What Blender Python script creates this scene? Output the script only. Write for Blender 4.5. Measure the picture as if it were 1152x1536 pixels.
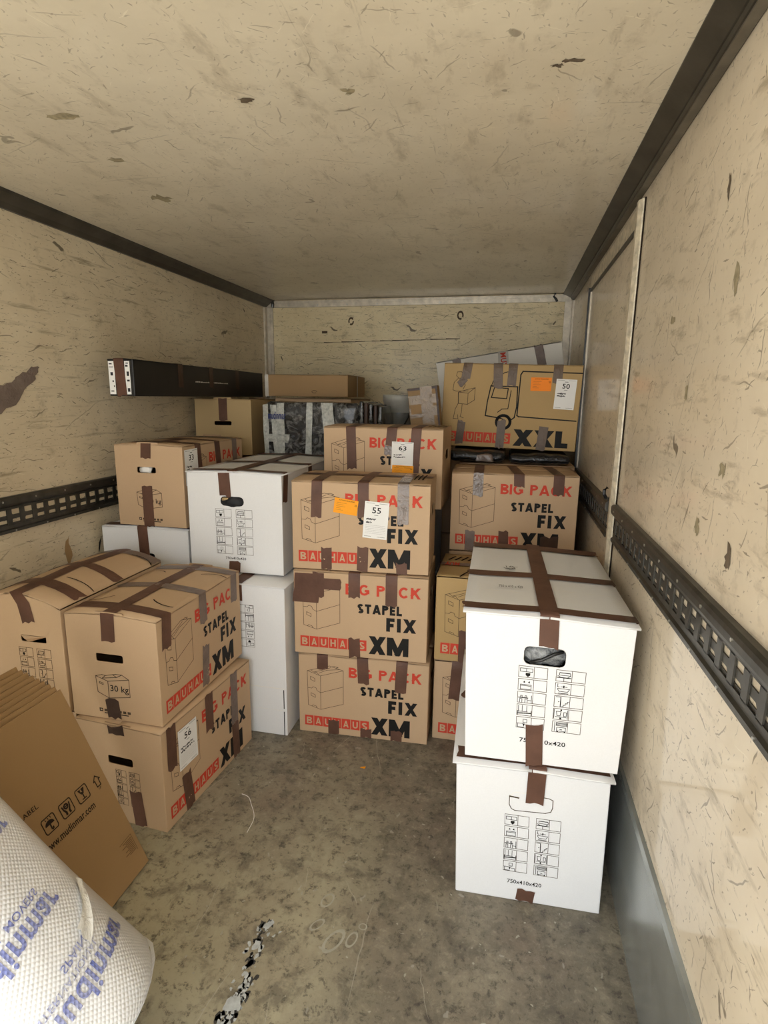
import bpy, bmesh, math, random
from mathutils import Vector, Matrix
from mathutils.geometry import tessellate_polygon
random.seed(7)
for _o in list(bpy.data.objects): bpy.data.objects.remove(_o)
S = bpy.context.scene
COL = S.collection

# ------------------------------------------------------------------ camera
F_PX, PITCH, YAW, ROLL, CX, CZ = 845.568, .2013198, .2117751, .0129213, .0255127, 1.3686718
cam_d = bpy.data.cameras.new('camera'); cam = bpy.data.objects.new('camera', cam_d); COL.objects.link(cam)
cam_d.sensor_fit = 'VERTICAL'; cam_d.sensor_height = 36.0; cam_d.sensor_width = 27.0
cam_d.lens = F_PX / 1536 * 36.0; cam_d.clip_start = .02; cam_d.clip_end = 200
_f = Vector((-math.sin(YAW)*math.cos(PITCH), math.cos(YAW)*math.cos(PITCH), -math.sin(PITCH)))
_r = Vector((math.cos(YAW), math.sin(YAW), 0)); _u = _r.cross(_f)
_r2 = _r*math.cos(ROLL) + _u*math.sin(ROLL); _u2 = -_r*math.sin(ROLL) + _u*math.cos(ROLL)
_m = Matrix((_r2, _u2, -_f)).transposed().to_4x4(); _m.translation = Vector((CX, 0, CZ))
cam.matrix_world = _m
S.camera = cam

# ------------------------------------------------------------------ sky and exposure
world = bpy.data.worlds.new('overcast_sky'); S.world = world; world.use_nodes = True
bg = world.node_tree.nodes['Background']
bg.inputs['Color'].default_value = (.95, .98, 1.0, 1); bg.inputs['Strength'].default_value = 2.6
sun_d = bpy.data.lights.new('hazy_sun', 'SUN'); sun = bpy.data.objects.new('hazy_sun', sun_d); COL.objects.link(sun)
sun_d.energy = 10.5; sun_d.angle = math.radians(6); sun_d.color = (1, .97, .93)
sun.rotation_euler = (math.radians(28), 0, math.radians(-8))      # high behind the open rear end
S.view_settings.view_transform = 'Standard'; S.view_settings.look = 'None'
S.view_settings.exposure = 0.60; S.view_settings.gamma = 1.0
S.view_settings.use_curve_mapping = False

# truck body dimensions (metres); the rear end behind the camera is open
XL, XR, ZC, YB, Y0 = -1.72, .398, 2.033, 3.99, -.60
GROUND = -1.0

# ------------------------------------------------------------------ node materials
def mat(name):
    m = bpy.data.materials.new(name); m.use_nodes = True
    return m, m.node_tree, m.node_tree.nodes['Principled BSDF']
class NT:
    def __init__(s, nt): s.nt = nt
    def n(s, t, **k):
        x = s.nt.nodes.new(t)
        for a, v in k.items(): setattr(x, a, v)
        return x
    def l(s, a, b): s.nt.links.new(a, b)
    def put(s, sock, v):
        if isinstance(v, bpy.types.NodeSocket): s.l(v, sock)
        else: sock.default_value = v
    def math(s, op, a, b=None, c=None, clamp=False):
        x = s.n('ShaderNodeMath', operation=op); x.use_clamp = clamp
        s.put(x.inputs[0], a)
        if b is not None: s.put(x.inputs[1], b)
        if c is not None: s.put(x.inputs[2], c)
        return x.outputs[0]
    def vmath(s, op, a, b=None):
        x = s.n('ShaderNodeVectorMath', operation=op); s.put(x.inputs[0], a)
        if b is not None: s.put(x.inputs[1], b)
        return x.outputs[0]
    def mix(s, f, a, b, blend='MIX'):
        x = s.n('ShaderNodeMix', data_type='RGBA', blend_type=blend)
        s.put(x.inputs[0], f)
        for i, v in ((6, a), (7, b)):
            if isinstance(v, tuple) and len(v) == 3: v = (*v, 1)
            s.put(x.inputs[i], v)
        return x.outputs[2]
    def noise(s, vec, scale, detail=4, rough=.55, dist=0):
        x = s.n('ShaderNodeTexNoise'); s.l(vec, x.inputs['Vector'])
        x.inputs['Scale'].default_value = scale; x.inputs['Detail'].default_value = detail
        x.inputs['Roughness'].default_value = rough; x.inputs['Distortion'].default_value = dist
        return x.outputs['Fac'], x.outputs['Color']
    def ramp(s, f, lo, hi):
        x = s.n('ShaderNodeMapRange'); s.put(x.inputs[0], f); x.inputs[1].default_value = lo; x.inputs[2].default_value = hi
        return x.outputs[0]
    def bump(s, h, strength=.3, dist=.002, normal=None):
        x = s.n('ShaderNodeBump'); s.put(x.inputs['Height'], h); x.inputs['Strength'].default_value = strength
        x.inputs['Distance'].default_value = dist
        if normal is not None: s.l(normal, x.inputs['Normal'])
        return x.outputs[0]
    def coord(s, kind='Object'): return s.n('ShaderNodeTexCoord').outputs[kind]
    def swz(s, v, order, sc=(1, 1, 1)):
        a = s.n('ShaderNodeSeparateXYZ'); s.l(v, a.inputs[0]); b = s.n('ShaderNodeCombineXYZ')
        for i, o in enumerate(order):
            s.put(b.inputs[i], s.math('MULTIPLY', a.outputs['XYZ'.index(o)], sc[i]))
        return b.outputs[0]
    def dashes(s, v, scale, ln, wd, prob, ang0=0., angr=6.283, seed=0., wob=.15):
        """sparse scratch strokes: one randomly turned stroke in some voronoi cells"""
        v = s.vmath('ADD', v, (seed, seed*1.7, 0))
        _, nc = s.noise(v, scale*2.2, 2)
        vv = s.n('ShaderNodeVectorMath', operation='SCALE'); s.l(v, vv.inputs[0]); vv.inputs['Scale'].default_value = scale
        w = s.n('ShaderNodeVectorMath', operation='SCALE'); s.l(s.vmath('SUBTRACT', nc, (.5, .5, .5)), w.inputs[0]); w.inputs['Scale'].default_value = wob
        p = s.vmath('ADD', vv.outputs[0], w.outputs[0])
        vo = s.n('ShaderNodeTexVoronoi', voronoi_dimensions='2D'); s.l(p, vo.inputs['Vector']); vo.inputs['Scale'].default_value = 1
        loc = s.vmath('SUBTRACT', p, vo.outputs['Position'])
        c = s.n('ShaderNodeSeparateColor'); s.l(vo.outputs['Color'], c.inputs[0])
        an = s.math('MULTIPLY_ADD', s.math('SUBTRACT', c.outputs[0], .5), angr, ang0)
        ro = s.n('ShaderNodeVectorRotate', rotation_type='Z_AXIS'); s.l(loc, ro.inputs['Vector']); s.l(an, ro.inputs['Angle'])
        q = s.n('ShaderNodeSeparateXYZ'); s.l(ro.outputs[0], q.inputs[0])
        le = s.math('MULTIPLY_ADD', c.outputs[2], ln, ln*.3)
        ax = s.math('DIVIDE', s.math('ABSOLUTE', q.outputs[0]), le)
        ay = s.math('DIVIDE', s.math('ABSOLUTE', q.outputs[1]), wd)
        e = s.math('ADD', s.math('POWER', ax, 2.), s.math('POWER', ay, 2.))
        m = s.ramp(e, 1.1, .5)
        on = s.math('LESS_THAN', c.outputs[1], prob)
        return s.math('MULTIPLY', m, on)

def plain(name, col, rough=.5, metal=0., spec=.5, var=.06, scale=8, bump=0., bscale=60):
    m, nt, b = mat(name); t = NT(nt); v = t.coord()
    f, _ = t.noise(v, scale, 5)
    t.l(t.mix(t.ramp(f, .3, .7), tuple(c*(1-var) for c in col), tuple(min(1, c*(1+var)) for c in col)), b.inputs['Base Color'])
    b.inputs['Roughness'].default_value = rough; b.inputs['Metallic'].default_value = metal
    b.inputs['Specular IOR Level'].default_value = spec
    if bump:
        g, _ = t.noise(v, bscale, 4); t.l(t.bump(g, bump, .003), b.inputs['Normal'])
    return m

def cardboard(name, col, var=.05):
    m, nt, b = mat(name); t = NT(nt); v = t.coord()
    f, _ = t.noise(v, 5, 4); g, _ = t.noise(v, 300, 2)
    oi = t.n('ShaderNodeObjectInfo').outputs['Random']
    k = t.math('ADD', t.math('MULTIPLY_ADD', t.ramp(f, .3, .7), var, 1-var), t.math('MULTIPLY_ADD', g, .08, -.04))
    k = t.math('ADD', k, t.math('MULTIPLY_ADD', oi, .04, -.02))
    base = t.n('ShaderNodeVectorMath', operation='SCALE'); base.inputs[0].default_value = col; t.l(k, base.inputs['Scale'])
    t.l(base.outputs[0], b.inputs['Base Color'])
    b.inputs['Roughness'].default_value = .62; b.inputs['Specular IOR Level'].default_value = .25
    w, _ = t.noise(t.swz(v, 'XYZ', (260, 260, 8)), 1, 2)
    h, _ = t.noise(v, 9, 3)
    t.l(t.bump(w, .08, .001, t.bump(h, .25, .006)), b.inputs['Normal'])
    return m

def plywood(name, axes, c1, c2, grain=(4, 60), ang0=0., angr=6.283, dark=1., coat=.5, seed=0.):
    m, nt, b = mat(name); t = NT(nt); v = t.swz(t.coord(), axes + 'X' if len(axes) == 2 else axes, (1, 1, 0))
    f, _ = t.noise(v, 1.6, 6, .6); g, _ = t.noise(v, 11, 8, .7)
    base = t.mix(t.ramp(f, .35, .66), c1, c2)
    gr, _ = t.noise(t.swz(v, 'XYZ', (grain[0], grain[1], 0)), 1, 5, .65)
    base = t.mix(t.math('MULTIPLY', t.ramp(gr, .56, .70), .50*dark), base, (.20, .145, .075))
    base = t.mix(t.math('MULTIPLY', t.ramp(g, .56, .70), .34*dark), base, (.22, .165, .095))
    base = t.mix(t.math('MULTIPLY', t.ramp(g, .44, .26), .35), base, (.78, .70, .52))
    d1 = t.dashes(v, 7, .30, .016, .55, ang0, angr, 1.3+seed, .28)
    d2 = t.dashes(v, 15, .26, .024, .5, ang0, angr, 5.1+seed, .3)
    d3 = t.dashes(v, 5, .15, .035, .14, ang0, angr, 9.7+seed, .55)
    d4 = t.dashes(v, 30, .2, .05, .36, ang0, angr, 13.7+seed, .4)
    d5 = t.dashes(v, 4, .42, .009, .5, ang0, angr*1.3, 17.7+seed, .2)
    for d, a in ((d1, .52), (d2, .6), (d3, .7), (d4, .5), (d5, .35)):
        base = t.mix(t.math('MULTIPLY', d, a*dark), base, (.10, .072, .042))
    gq, _ = t.noise(t.swz(v, 'XYZ', (grain[0]*2.2, grain[1]*.8, 0)), 1, 8, .75, .4)
    base = t.mix(t.math('MULTIPLY', t.ramp(gq, .60, .70), .55*dark), base, (.17, .125, .07))
    d8 = t.dashes(v, 20, .30, .014, .55, ang0, angr, 37.1+seed, .35); base = t.mix(t.math('MULTIPLY', d8, .5*dark), base, (.12, .085, .05))
    d6 = t.dashes(v, 11, .34, .010, .5, ang0, angr*1.3, 23.7+seed, .2); d7 = t.dashes(v, 55, .22, .07, .4, ang0, angr, 29.1+seed, .4)
    base = t.mix(t.math('MULTIPLY', d6, .45), base, (.86, .79, .63)); base = t.mix(t.math('MULTIPLY', d7, .42*dark), base, (.15, .11, .065))
    t.l(base, b.inputs['Base Color'])
    b.inputs['Roughness'].default_value = .5
    b.inputs['Coat Weight'].default_value = coat; b.inputs['Coat Roughness'].default_value = .07
    b.inputs['Coat IOR'].default_value = 1.6
    h, _ = t.noise(v, 3, 3)
    t.l(t.bump(g, .12, .002, t.bump(h, .12, .01)), b.inputs['Normal'])
    t.l(t.bump(h, .12, .006), b.inputs['Coat Normal'])
    return m

CREAM1, CREAM2 = (.60, .50, .34), (.75, .65, .465)
M = {}
M['wall_side'] = plywood('cream_plywood_horizontal', 'YZ', CREAM1, CREAM2, (4, 45), 0, 1.0, 1.25, .35)
M['wall_right'] = plywood('cream_plywood_scuffed', 'YZ', (.65, .555, .415), (.79, .69, .535), (6, 26), .9, 2.4, 1.1, .5, 3.1)
M['wall_back'] = plywood('cream_plywood_back', 'XZ', (.66, .54, .315), (.80, .69, .44), (5, 50), 0, 1.2, 1.3, .12, 7.7)
M['ceiling'] = plywood('cream_plywood_ceiling', 'XY', (.62, .55, .42), (.76, .685, .535), (14, 5), 0, 6.283, .8, .5, 11.)
M['rail'] = plain('dark_painted_rail', (.062, .054, .042), .42, .2, .4, .3, 12, .1)
M['track'] = plain('grey_steel_track', (.072, .068, .058), .4, .6, .5, .3, 20, .1)
M['kick'] = plain('galvanised_kick_plate', (.38, .40, .385), .27, .6, .5, .16, 9, .05)
M['alu'] = plain('worn_aluminium', (.58, .52, .42), .42, .35, .5, .22, 25, .1)
M['worn'] = plain('worn_cream_paint', (.60, .53, .40), .45, .1, .5, .3, 45, .2)
M['blackpl'] = plain('black_plastic', (.012, .012, .012), .3, 0, .5, .2, 20, .15)
M['screw'] = plain('steel_screw', (.5, .48, .43), .3, .9)

def floor_mat():
    m, nt, b = mat('worn_grey_floor'); t = NT(nt); c = t.coord(); v = t.swz(c, 'XYZ', (1, 1, 0))
    s = t.n('ShaderNodeSeparateXYZ'); t.l(c, s.inputs[0]); X, Y = s.outputs[0], s.outputs[1]
    big, _ = t.noise(v, 1.5, 5, .6); mid, _ = t.noise(v, 7, 10, .75, .15); fine, _ = t.noise(v, 30, 10, .8, .2); hue, _ = t.noise(v, 2.3, 4, .6); mot, _ = t.noise(v, 13, 8, .7, .3)
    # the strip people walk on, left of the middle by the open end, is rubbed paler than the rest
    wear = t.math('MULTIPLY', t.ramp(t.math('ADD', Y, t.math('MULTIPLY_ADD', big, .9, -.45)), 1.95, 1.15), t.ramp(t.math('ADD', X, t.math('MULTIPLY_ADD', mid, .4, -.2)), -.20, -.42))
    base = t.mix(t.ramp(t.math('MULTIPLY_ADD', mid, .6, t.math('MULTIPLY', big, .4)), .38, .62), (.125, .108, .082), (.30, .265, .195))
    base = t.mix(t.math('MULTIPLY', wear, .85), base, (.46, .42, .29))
    base = t.mix(t.math('MULTIPLY', t.ramp(hue, .48, .70), .45), base, (.145, .090, .066))
    base = t.mix(t.math('MULTIPLY', t.ramp(mot, .50, .62), .55), base, (.085, .073, .056))
    base = t.mix(t.math('MULTIPLY', t.ramp(fine, .53, .61), .75), base, (.055, .047, .036))
    base = t.mix(t.math('MULTIPLY', t.ramp(fine, .46, .34), .40), base, (.46, .42, .31))
    d1 = t.dashes(v, 5, .3, .006, .35, 1.2, 1.6, 2.2, .25); d2 = t.dashes(v, 12, .10, .05, .25, 0, 6.28, 4.2, .6); d3 = t.dashes(v, 2.6, .5, .004, .5, 1.5, .8, 8.2, .12); d4 = t.dashes(v, 26, .16, .09, .3, 0, 6.28, 6.2, .6)
    for d, a, k in ((d1, .45, (.5, .47, .38)), (d2, .45, (.46, .44, .38)), (d3, .4, (.5, .47, .4)), (d4, .5, (.04, .035, .03))):
        base = t.mix(t.math('MULTIPLY', d, a), base, k)
    t.l(base, b.inputs['Base Color'])
    t.l(t.math('MULTIPLY_ADD', fine, .35, .36), b.inputs['Roughness'])
    t.l(t.bump(fine, .35, .004), b.inputs['Normal'])
    return m
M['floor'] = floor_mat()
M['ground'] = plain('pale_concrete_yard', (.50, .49, .46), .8, 0, .3, .12, 3)

KRAFT = (.555, .385, .235)
M['kraft'] = cardboard('kraft_cardboard', KRAFT)
M['kraft_in'] = cardboard('kraft_cardboard_inside', (.36, .24, .14))
M['ochre'] = cardboard('ochre_cardboard', (.46, .31, .135))
M['brown'] = cardboard('brown_cardboard', (.36, .225, .105))
M['plainbox'] = cardboard('pale_kraft_cardboard', (.50, .36, .18))
M['whiteb'] = cardboard('white_cardboard', (.80, .80, .80), .03)
M['greyb'] = cardboard('grey_white_cardboard', (.84, .81, .74), .04)
M['blackb'] = plain('black_cardboard', (.013, .012, .011), .42, 0, .4, .2, 10, .05)
M['red'] = plain('red_ink', (.58, .062, .035), .6, 0, .2)
M['black'] = plain('black_ink', (.012, .011, .010), .6, 0, .2)
M['line'] = plain('brown_line_ink', (.085, .058, .036), .7, 0, .2)
M['slit'] = plain('dark_slit', (.022, .015, .010), .9, 0, .1)
M['paper'] = plain('white_paper', (.84, .83, .80), .7, 0, .2, .02)
M['orange'] = plain('orange_paper', (.92, .36, .012), .6, 0, .3, .03)
M['deeporange'] = plain('deep_orange_paper', (.95, .26, .015), .6, 0, .3, .03)
M['dark'] = plain('dark_contents', (.02, .02, .022), .6, 0, .3, .3, 30)
def tape_mat(name, col, rough, bs=.5, spec=.22):
    m, nt, b = mat(name); t = NT(nt); v = t.coord()
    f, _ = t.noise(v, 14, 4); w, _ = t.noise(v, 38, 3, .6, 1.2)
    t.l(t.mix(t.ramp(f, .3, .7), tuple(c*.8 for c in col), tuple(c*1.2 for c in col)), b.inputs['Base Color'])
    b.inputs['Roughness'].default_value = rough; b.inputs['Specular IOR Level'].default_value = spec; t.l(t.bump(w, bs, .004), b.inputs['Normal'])
    return m
M['tape'] = tape_mat('brown_packing_tape', (.120, .060, .040), .45, .25)
M['tape_grey'] = tape_mat('grey_brown_packing_tape', (.185, .135, .110), .32, .35)
M['tape_shiny'] = tape_mat('wrinkled_shiny_tape', (.19, .145, .12), .16, 1.0, .6)
M['tape_mid'] = tape_mat('dull_brown_tape', (.125, .082, .052), .38, .6, .3)
M['tape_dark'] = tape_mat('dark_packing_tape', (.062, .036, .026), .35, .3)
M['paper_strip'] = tape_mat('pale_paper_strip', (.55, .52, .47), .5, .2)
M['clear'] = tape_mat('clear_shiny_film', (.25, .17, .09), .2, .55, .4)

# ------------------------------------------------------------------ object helpers
def setp(o, label=None, cat=None, group=None, kind=None):
    if label: o['label'] = label
    if cat: o['category'] = cat
    if group: o['group'] = group
    if kind: o['kind'] = kind
    return o
def thing(name, label, cat, loc, group=None):
    o = bpy.data.objects.new(name, None); COL.objects.link(o); o.location = loc; o.empty_display_size = .05
    return setp(o, label, cat, group)
def link_mesh(name, verts, faces, mats, fm=None, parent=None, smooth=False):
    """one mesh object; verts are world coordinates"""
    off = Vector((0, 0, 0)); p = parent
    while p is not None: off += p.location; p = p.parent
    me = bpy.data.meshes.new(name); me.from_pydata([tuple(Vector(v) - off) for v in verts], [], faces)
    for m in (mats if isinstance(mats, (list, tuple)) else [mats]): me.materials.append(m)
    if fm: me.polygons.foreach_set('material_index', fm)
    if smooth: me.polygons.foreach_set('use_smooth', [True]*len(me.polygons))
    me.update()
    o = bpy.data.objects.new(name, me); COL.objects.link(o)
    if parent is not None: o.parent = parent
    return o
PRINTS = ('lettering', 'printing', 'line_drawing', 'end_label', 'slit', 'number_label', 'orange_label', 'crease', 'handle_cut')
def recalc(o, merge=1e-5):
    bm = bmesh.new(); bm.from_mesh(o.data)
    if merge: bmesh.ops.remove_doubles(bm, verts=bm.verts, dist=merge)
    bmesh.ops.recalc_face_normals(bm, faces=bm.faces); bm.to_mesh(o.data); bm.free()
    return o
def bevel(o, w=.003, seg=2, ang=40):
    m = o.modifiers.new('soft_edges', 'BEVEL'); m.width = w; m.segments = seg; m.limit_method = 'ANGLE'; m.angle_limit = math.radians(ang)
    return o
class Geo:
    def __init__(s): s.v = []; s.f = []; s.m = []
    def add(s, vs, fs, mi=0):
        k = len(s.v); s.v += [Vector(v) for v in vs]; s.f += [tuple(i+k for i in f) for f in fs]; s.m += [mi]*len(fs); return s
    def box(s, x0, y0, z0, x1, y1, z1, mi=0):
        vs = [(x, y, z) for z in (z0, z1) for y in (y0, y1) for x in (x0, x1)]
        return s.add(vs, [(0, 2, 3, 1), (4, 5, 7, 6), (0, 1, 5, 4), (2, 6, 7, 3), (0, 4, 6, 2), (1, 3, 7, 5)], mi)
    def hexa(s, b, t, mi=0):
        return s.add(list(b)+list(t), [(3, 2, 1, 0), (4, 5, 6, 7), (0, 1, 5, 4), (1, 2, 6, 5), (2, 3, 7, 6), (3, 0, 4, 7)], mi)
    def prism(s, prof, a, b, axis='y', mi=0):
        """closed profile (list of 2D) extruded from a to b along an axis"""
        def P(p, t): return {'y': (p[0], t, p[1]), 'x': (t, p[0], p[1]), 'z': (p[0], p[1], t)}[axis]
        n = len(prof); vs = [P(p, a) for p in prof] + [P(p, b) for p in prof]
        fs = [(i, (i+1) % n, n+(i+1) % n, n+i) for i in range(n)] + [tuple(range(n))[::-1], tuple(range(n, 2*n))]
        return s.add(vs, fs, mi)
    def tube(s, pts, r, n=8, mi=0):
        pts = [Vector(p) for p in pts]; rings = []
        for i, p in enumerate(pts):
            d = (pts[min(i+1, len(pts)-1)] - pts[max(i-1, 0)]).normalized()
            a = d.cross(Vector((0, 0, 1)) if abs(d.z) < .9 else Vector((1, 0, 0))).normalized(); b = d.cross(a)
            rings.append([p + (a*math.cos(2*math.pi*k/n) + b*math.sin(2*math.pi*k/n))*r for k in range(n)])
        vs = [v for R in rings for v in R]; fs = []
        for i in range(len(pts)-1):
            for k in range(n): fs.append((i*n+k, i*n+(k+1) % n, (i+1)*n+(k+1) % n, (i+1)*n+k))
        fs += [tuple(range(n))[::-1], tuple(range((len(pts)-1)*n, len(pts)*n))]
        return s.add(vs, fs, mi)
    def obj(s, name, mats, parent=None, smooth=False, fix=True):
        o = link_mesh(name, s.v, s.f, mats, s.m, parent, smooth)
        if fix: recalc(o, 0)
        return o

_tc = {}
def text_geo(txt, bold=0., shear=0.):
    """2-D triangles of a line of lettering, scaled to a unit-high cap box: verts, faces, width, height"""
    k = (txt, bold, shear)
    if k in _tc: return _tc[k]
    cu = bpy.data.curves.new('lettering', 'FONT'); cu.body = txt; cu.size = 1; cu.offset = bold; cu.shear = shear; cu.space_character = 1+bold*2.2; cu.resolution_u = 3
    o = bpy.data.objects.new('lettering', cu); COL.objects.link(o)
    dg = bpy.context.evaluated_depsgraph_get(); me = bpy.data.meshes.new_from_object(o.evaluated_get(dg))
    vs = [(v.co.x, v.co.y) for v in me.vertices]; fs = [tuple(p.vertices) for p in me.polygons]
    bpy.data.objects.remove(o); bpy.data.curves.remove(cu); bpy.data.meshes.remove(me)
    x0 = min(v[0] for v in vs); x1 = max(v[0] for v in vs); y0 = min(v[1] for v in vs); y1 = max(v[1] for v in vs)
    r = ([((x-x0)/(x1-x0), (y-y0)/(y1-y0)) for x, y in vs], fs)
    _tc[k] = r
    return r


# block letters drawn as strokes clipped to the cap box: name -> (width, strokes); coordinates 0..1, 'd' strokes are cut flat at top and bottom
def _arc(cx, cy, rx, ry, a0, a1, n=9): return [(cx+rx*math.cos(math.radians(a0+(a1-a0)*k/n)), cy+ry*math.sin(math.radians(a0+(a1-a0)*k/n))) for k in range(n+1)]
def block_letter(ch, t):
    h = t/2; I, O = h, 1-h
    def W(w): return w
    if ch == 'X': w = .86; return w, [('d', [(h*1.1, 0), (w-h*1.1, 1)]), ('d', [(h*1.1, 1), (w-h*1.1, 0)])]
    if ch == 'M': w = .98+t*.4; return w, [('l', [(h, 0), (h, 1)]), ('l', [(w-h, 0), (w-h, 1)]), ('d', [(h*1.15, 1), (w/2, .12)]), ('d', [(w-h*1.15, 1), (w/2, .12)])]
    if ch == 'L': w = .56; return w, [('l', [(h, 0), (h, 1)]), ('l', [(0, I), (w, I)])]
    if ch == 'F': w = .56; return w, [('l', [(h, 0), (h, 1)]), ('l', [(0, O), (w, O)]), ('l', [(0, .47), (w*.9, .47)])]
    if ch == 'E': w = .56; return w, [('l', [(h, 0), (h, 1)]), ('l', [(0, O), (w, O)]), ('l', [(0, .5), (w*.92, .5)]), ('l', [(0, I), (w, I)])]
    if ch == 'I': return t, [('l', [(h, 0), (h, 1)])]
    if ch == 'T': w = .66; return w, [('l', [(w/2, 0), (w/2, 1)]), ('l', [(0, O), (w, O)])]
    if ch == 'A': w = .86; return w, [('d', [(h, 0), (w/2, 1)]), ('d', [(w-h, 0), (w/2, 1)]), ('l', [(w*.24, .28), (w*.76, .28)])]
    if ch == 'H': w = .74; return w, [('l', [(h, 0), (h, 1)]), ('l', [(w-h, 0), (w-h, 1)]), ('l', [(0, .5), (w, .5)])]
    if ch == 'K': w = .78; return w, [('l', [(h, 0), (h, 1)]), ('d', [(t*.8, .40), (w-h*1.2, 1)]), ('d', [(w*.36, .62), (w-h*1.1, 0)])]
    if ch == 'U': w = .72; return w, [('l', [(h, 1)] + _arc(w/2, w/2-.02, w/2-h, w/2-h-.02, 180, 360, 10) + [(w-h, 1)])]
    if ch in 'PB':
        w = .66; s = [('l', [(h, 0), (h, 1)]), ('l', [(h, O), (w*.5, O)] + _arc(w-.28-h+.04, .735+.0, .24, O-.735, 90, -90, 8) + [(h, .735*2-O)])]
        if ch == 'B': s.append(('l', [(h, I), (w*.5, I)] + _arc(w-.28-h+.06, .265, .26, .265-I+.015, -90, 90, 8) + [(h, .5)]))
        return w, s
    if ch in 'CG':
        w = .84; s = [('l', _arc(w/2, .5, w/2-h, .5-h, 45, 318 if ch == 'C' else 350, 16))]
        if ch == 'G': s.append(('l', [(w*.55, .44), (w-h*.2, .44)])); s.append(('l', [(w-h*1.05, .47), (w-h*1.05, .16)]))
        return w, s
    if ch == 'S':
        w = .64; return w, [('l', _arc(w/2, .74, w/2-h, .26-h, 20, 250, 12) + _arc(w/2, .25, w/2-h, .265-h, 95, -150, 12))]
    return .35, []
_bc = {}
def block_geo(txt, t, gap=.13):
    k = (txt, t, gap)
    if k in _bc: return _bc[k]
    vs, fs = [], []; x = 0
    def clip(poly):
        for y, s in ((0, 1), (1, -1)):
            out = []
            for i, p in enumerate(poly):
                q = poly[(i+1) % len(poly)]; a, b = (p[1]-y)*s, (q[1]-y)*s
                if a >= 0: out.append(p)
                if (a >= 0) != (b >= 0): f = a/(a-b); out.append((p[0]+(q[0]-p[0])*f, p[1]+(q[1]-p[1])*f))
            poly = out
            if not poly: return []
        return poly
    for ch in txt:
        w, st = block_letter(ch, t)
        for kind, pts in st:
            n = len(pts); nr = []
            for i in range(n):
                a, b = pts[max(i-1, 0)], pts[min(i+1, n-1)]; d = Vector((b[0]-a[0], b[1]-a[1])).normalized(); nr.append(Vector((-d.y, d.x)))
            for i in range(n-1):
                a, b = Vector(pts[i]), Vector(pts[i+1]); d = (b-a).normalized()
                if kind == 'd':
                    m = Vector((-d.y, d.x))*t/2; a, b = a-d*t, b+d*t if ch not in 'M' else b+d*t*.4; poly = clip([tuple(a+m), tuple(a-m), tuple(b-m), tuple(b+m)])
                else:
                    m0, m1 = nr[i]*t/2, nr[i+1]*t/2
                    poly = [tuple(a+m0), tuple(a-m0), tuple(b-m1), tuple(b+m1)]
                if len(poly) < 3: continue
                k0 = len(vs); vs += [(p[0]+x, p[1]) for p in poly]; fs.append(tuple(range(k0, k0+len(poly))))
        x += w+gap
    tw = x-gap
    r = ([(a/tw, b) for a, b in vs], fs); _bc[k] = r
    return r

# ------------------------------------------------------------------ structure of the truck body
def struct(o): o['kind'] = 'structure'; return o
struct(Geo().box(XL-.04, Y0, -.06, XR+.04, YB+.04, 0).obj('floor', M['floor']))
struct(Geo().box(XL-.04, Y0, ZC, XR+.04, YB+.04, ZC+.05).obj('ceiling', M['ceiling']))
wall_l = struct(Geo().box(XL-.04, Y0, 0, XL, YB, ZC).obj('wall_left', M['wall_side']))
wall_r = struct(Geo().box(XR, Y0, 0, XR+.04, YB, ZC).obj('wall_right', M['wall_right']))
wall_b = struct(Geo().box(XL, YB, 0, XR, YB+.04, ZC).obj('wall_back', M['wall_back']))
struct(Geo().box(-25, -40, GROUND-.1, 25, 30, GROUND).obj('ground', M['ground']))
# cove rails between walls and ceiling
def rail(n, x, s):
    prof = [(x, ZC-.043), (x, ZC), (x-s*.070, ZC), (x-s*.070, ZC-.004), (x-s*.030, ZC-.026), (x-s*.026, ZC-.026), (x-s*.022, ZC-.033), (x-s*.006, ZC-.043)]
    if s < 0: prof = [(x, ZC-.045), (x, ZC), (x+.07, ZC), (x+.066, ZC-.010), (x+.03, ZC-.030), (x+.012, ZC-.045)]
    struct(Geo().prism(prof, Y0, YB).obj('trim_%d' % n, M['rail']))
rail(1, XR, 1); rail(2, XL, -1)
M['rail_light'] = plain('worn_rail_edge', (.13, .115, .088), .4, .3, .4, .3, 14, .1)
Geo().box(XR-.0235, Y0, ZC-.0460, XR-.003, YB-.06, ZC-.0425).obj('rail_edge', M['rail_light'], bpy.data.objects['trim_1'])
# kick plates
struct(Geo().prism([(XR, 0), (XR-.012, 0), (XR-.012, .330), (XR-.009, .346), (XR, .348)], Y0, YB).obj('trim_3', M['kick']))
struct(Geo().prism([(XL, 0), (XL+.012, 0), (XL+.012, .330), (XL+.009, .346), (XL, .348)], Y0, YB).obj('trim_4', M['kick']))
# aluminium bar along the top of the back wall, corner posts
g = Geo(); g.box(XL, YB-.02, ZC-.050, XR, YB, ZC-.006); g.box(XL, YB-.026, ZC-.024, XR, YB-.02, ZC-.012)
t5 = struct(g.obj('trim_5', M['alu']))
for k in range(9):
    x = XL+.18+k*.215
    Geo().tube([(x, YB-.018, ZC-.038), (x, YB-.024, ZC-.038)], .006, 8).obj('rivet', M['screw'], t5)
g = Geo(); g.box(XL, YB-.05, 0, XL+.012, YB, ZC-.05); g.box(XL+.012, YB-.012, 0, XL+.055, YB, ZC-.05); g.box(XL+.030, YB-.016, 0, XL+.037, YB-.012, ZC-.05)
struct(g.obj('trim_6', M['alu']))
g = Geo(); g.box(XR-.012, YB-.06, 0, XR, YB, ZC-.05); g.box(XR-.055, YB-.012, 0, XR-.012, YB, ZC-.05)
struct(g.obj('trim_7', M['alu']))
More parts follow.
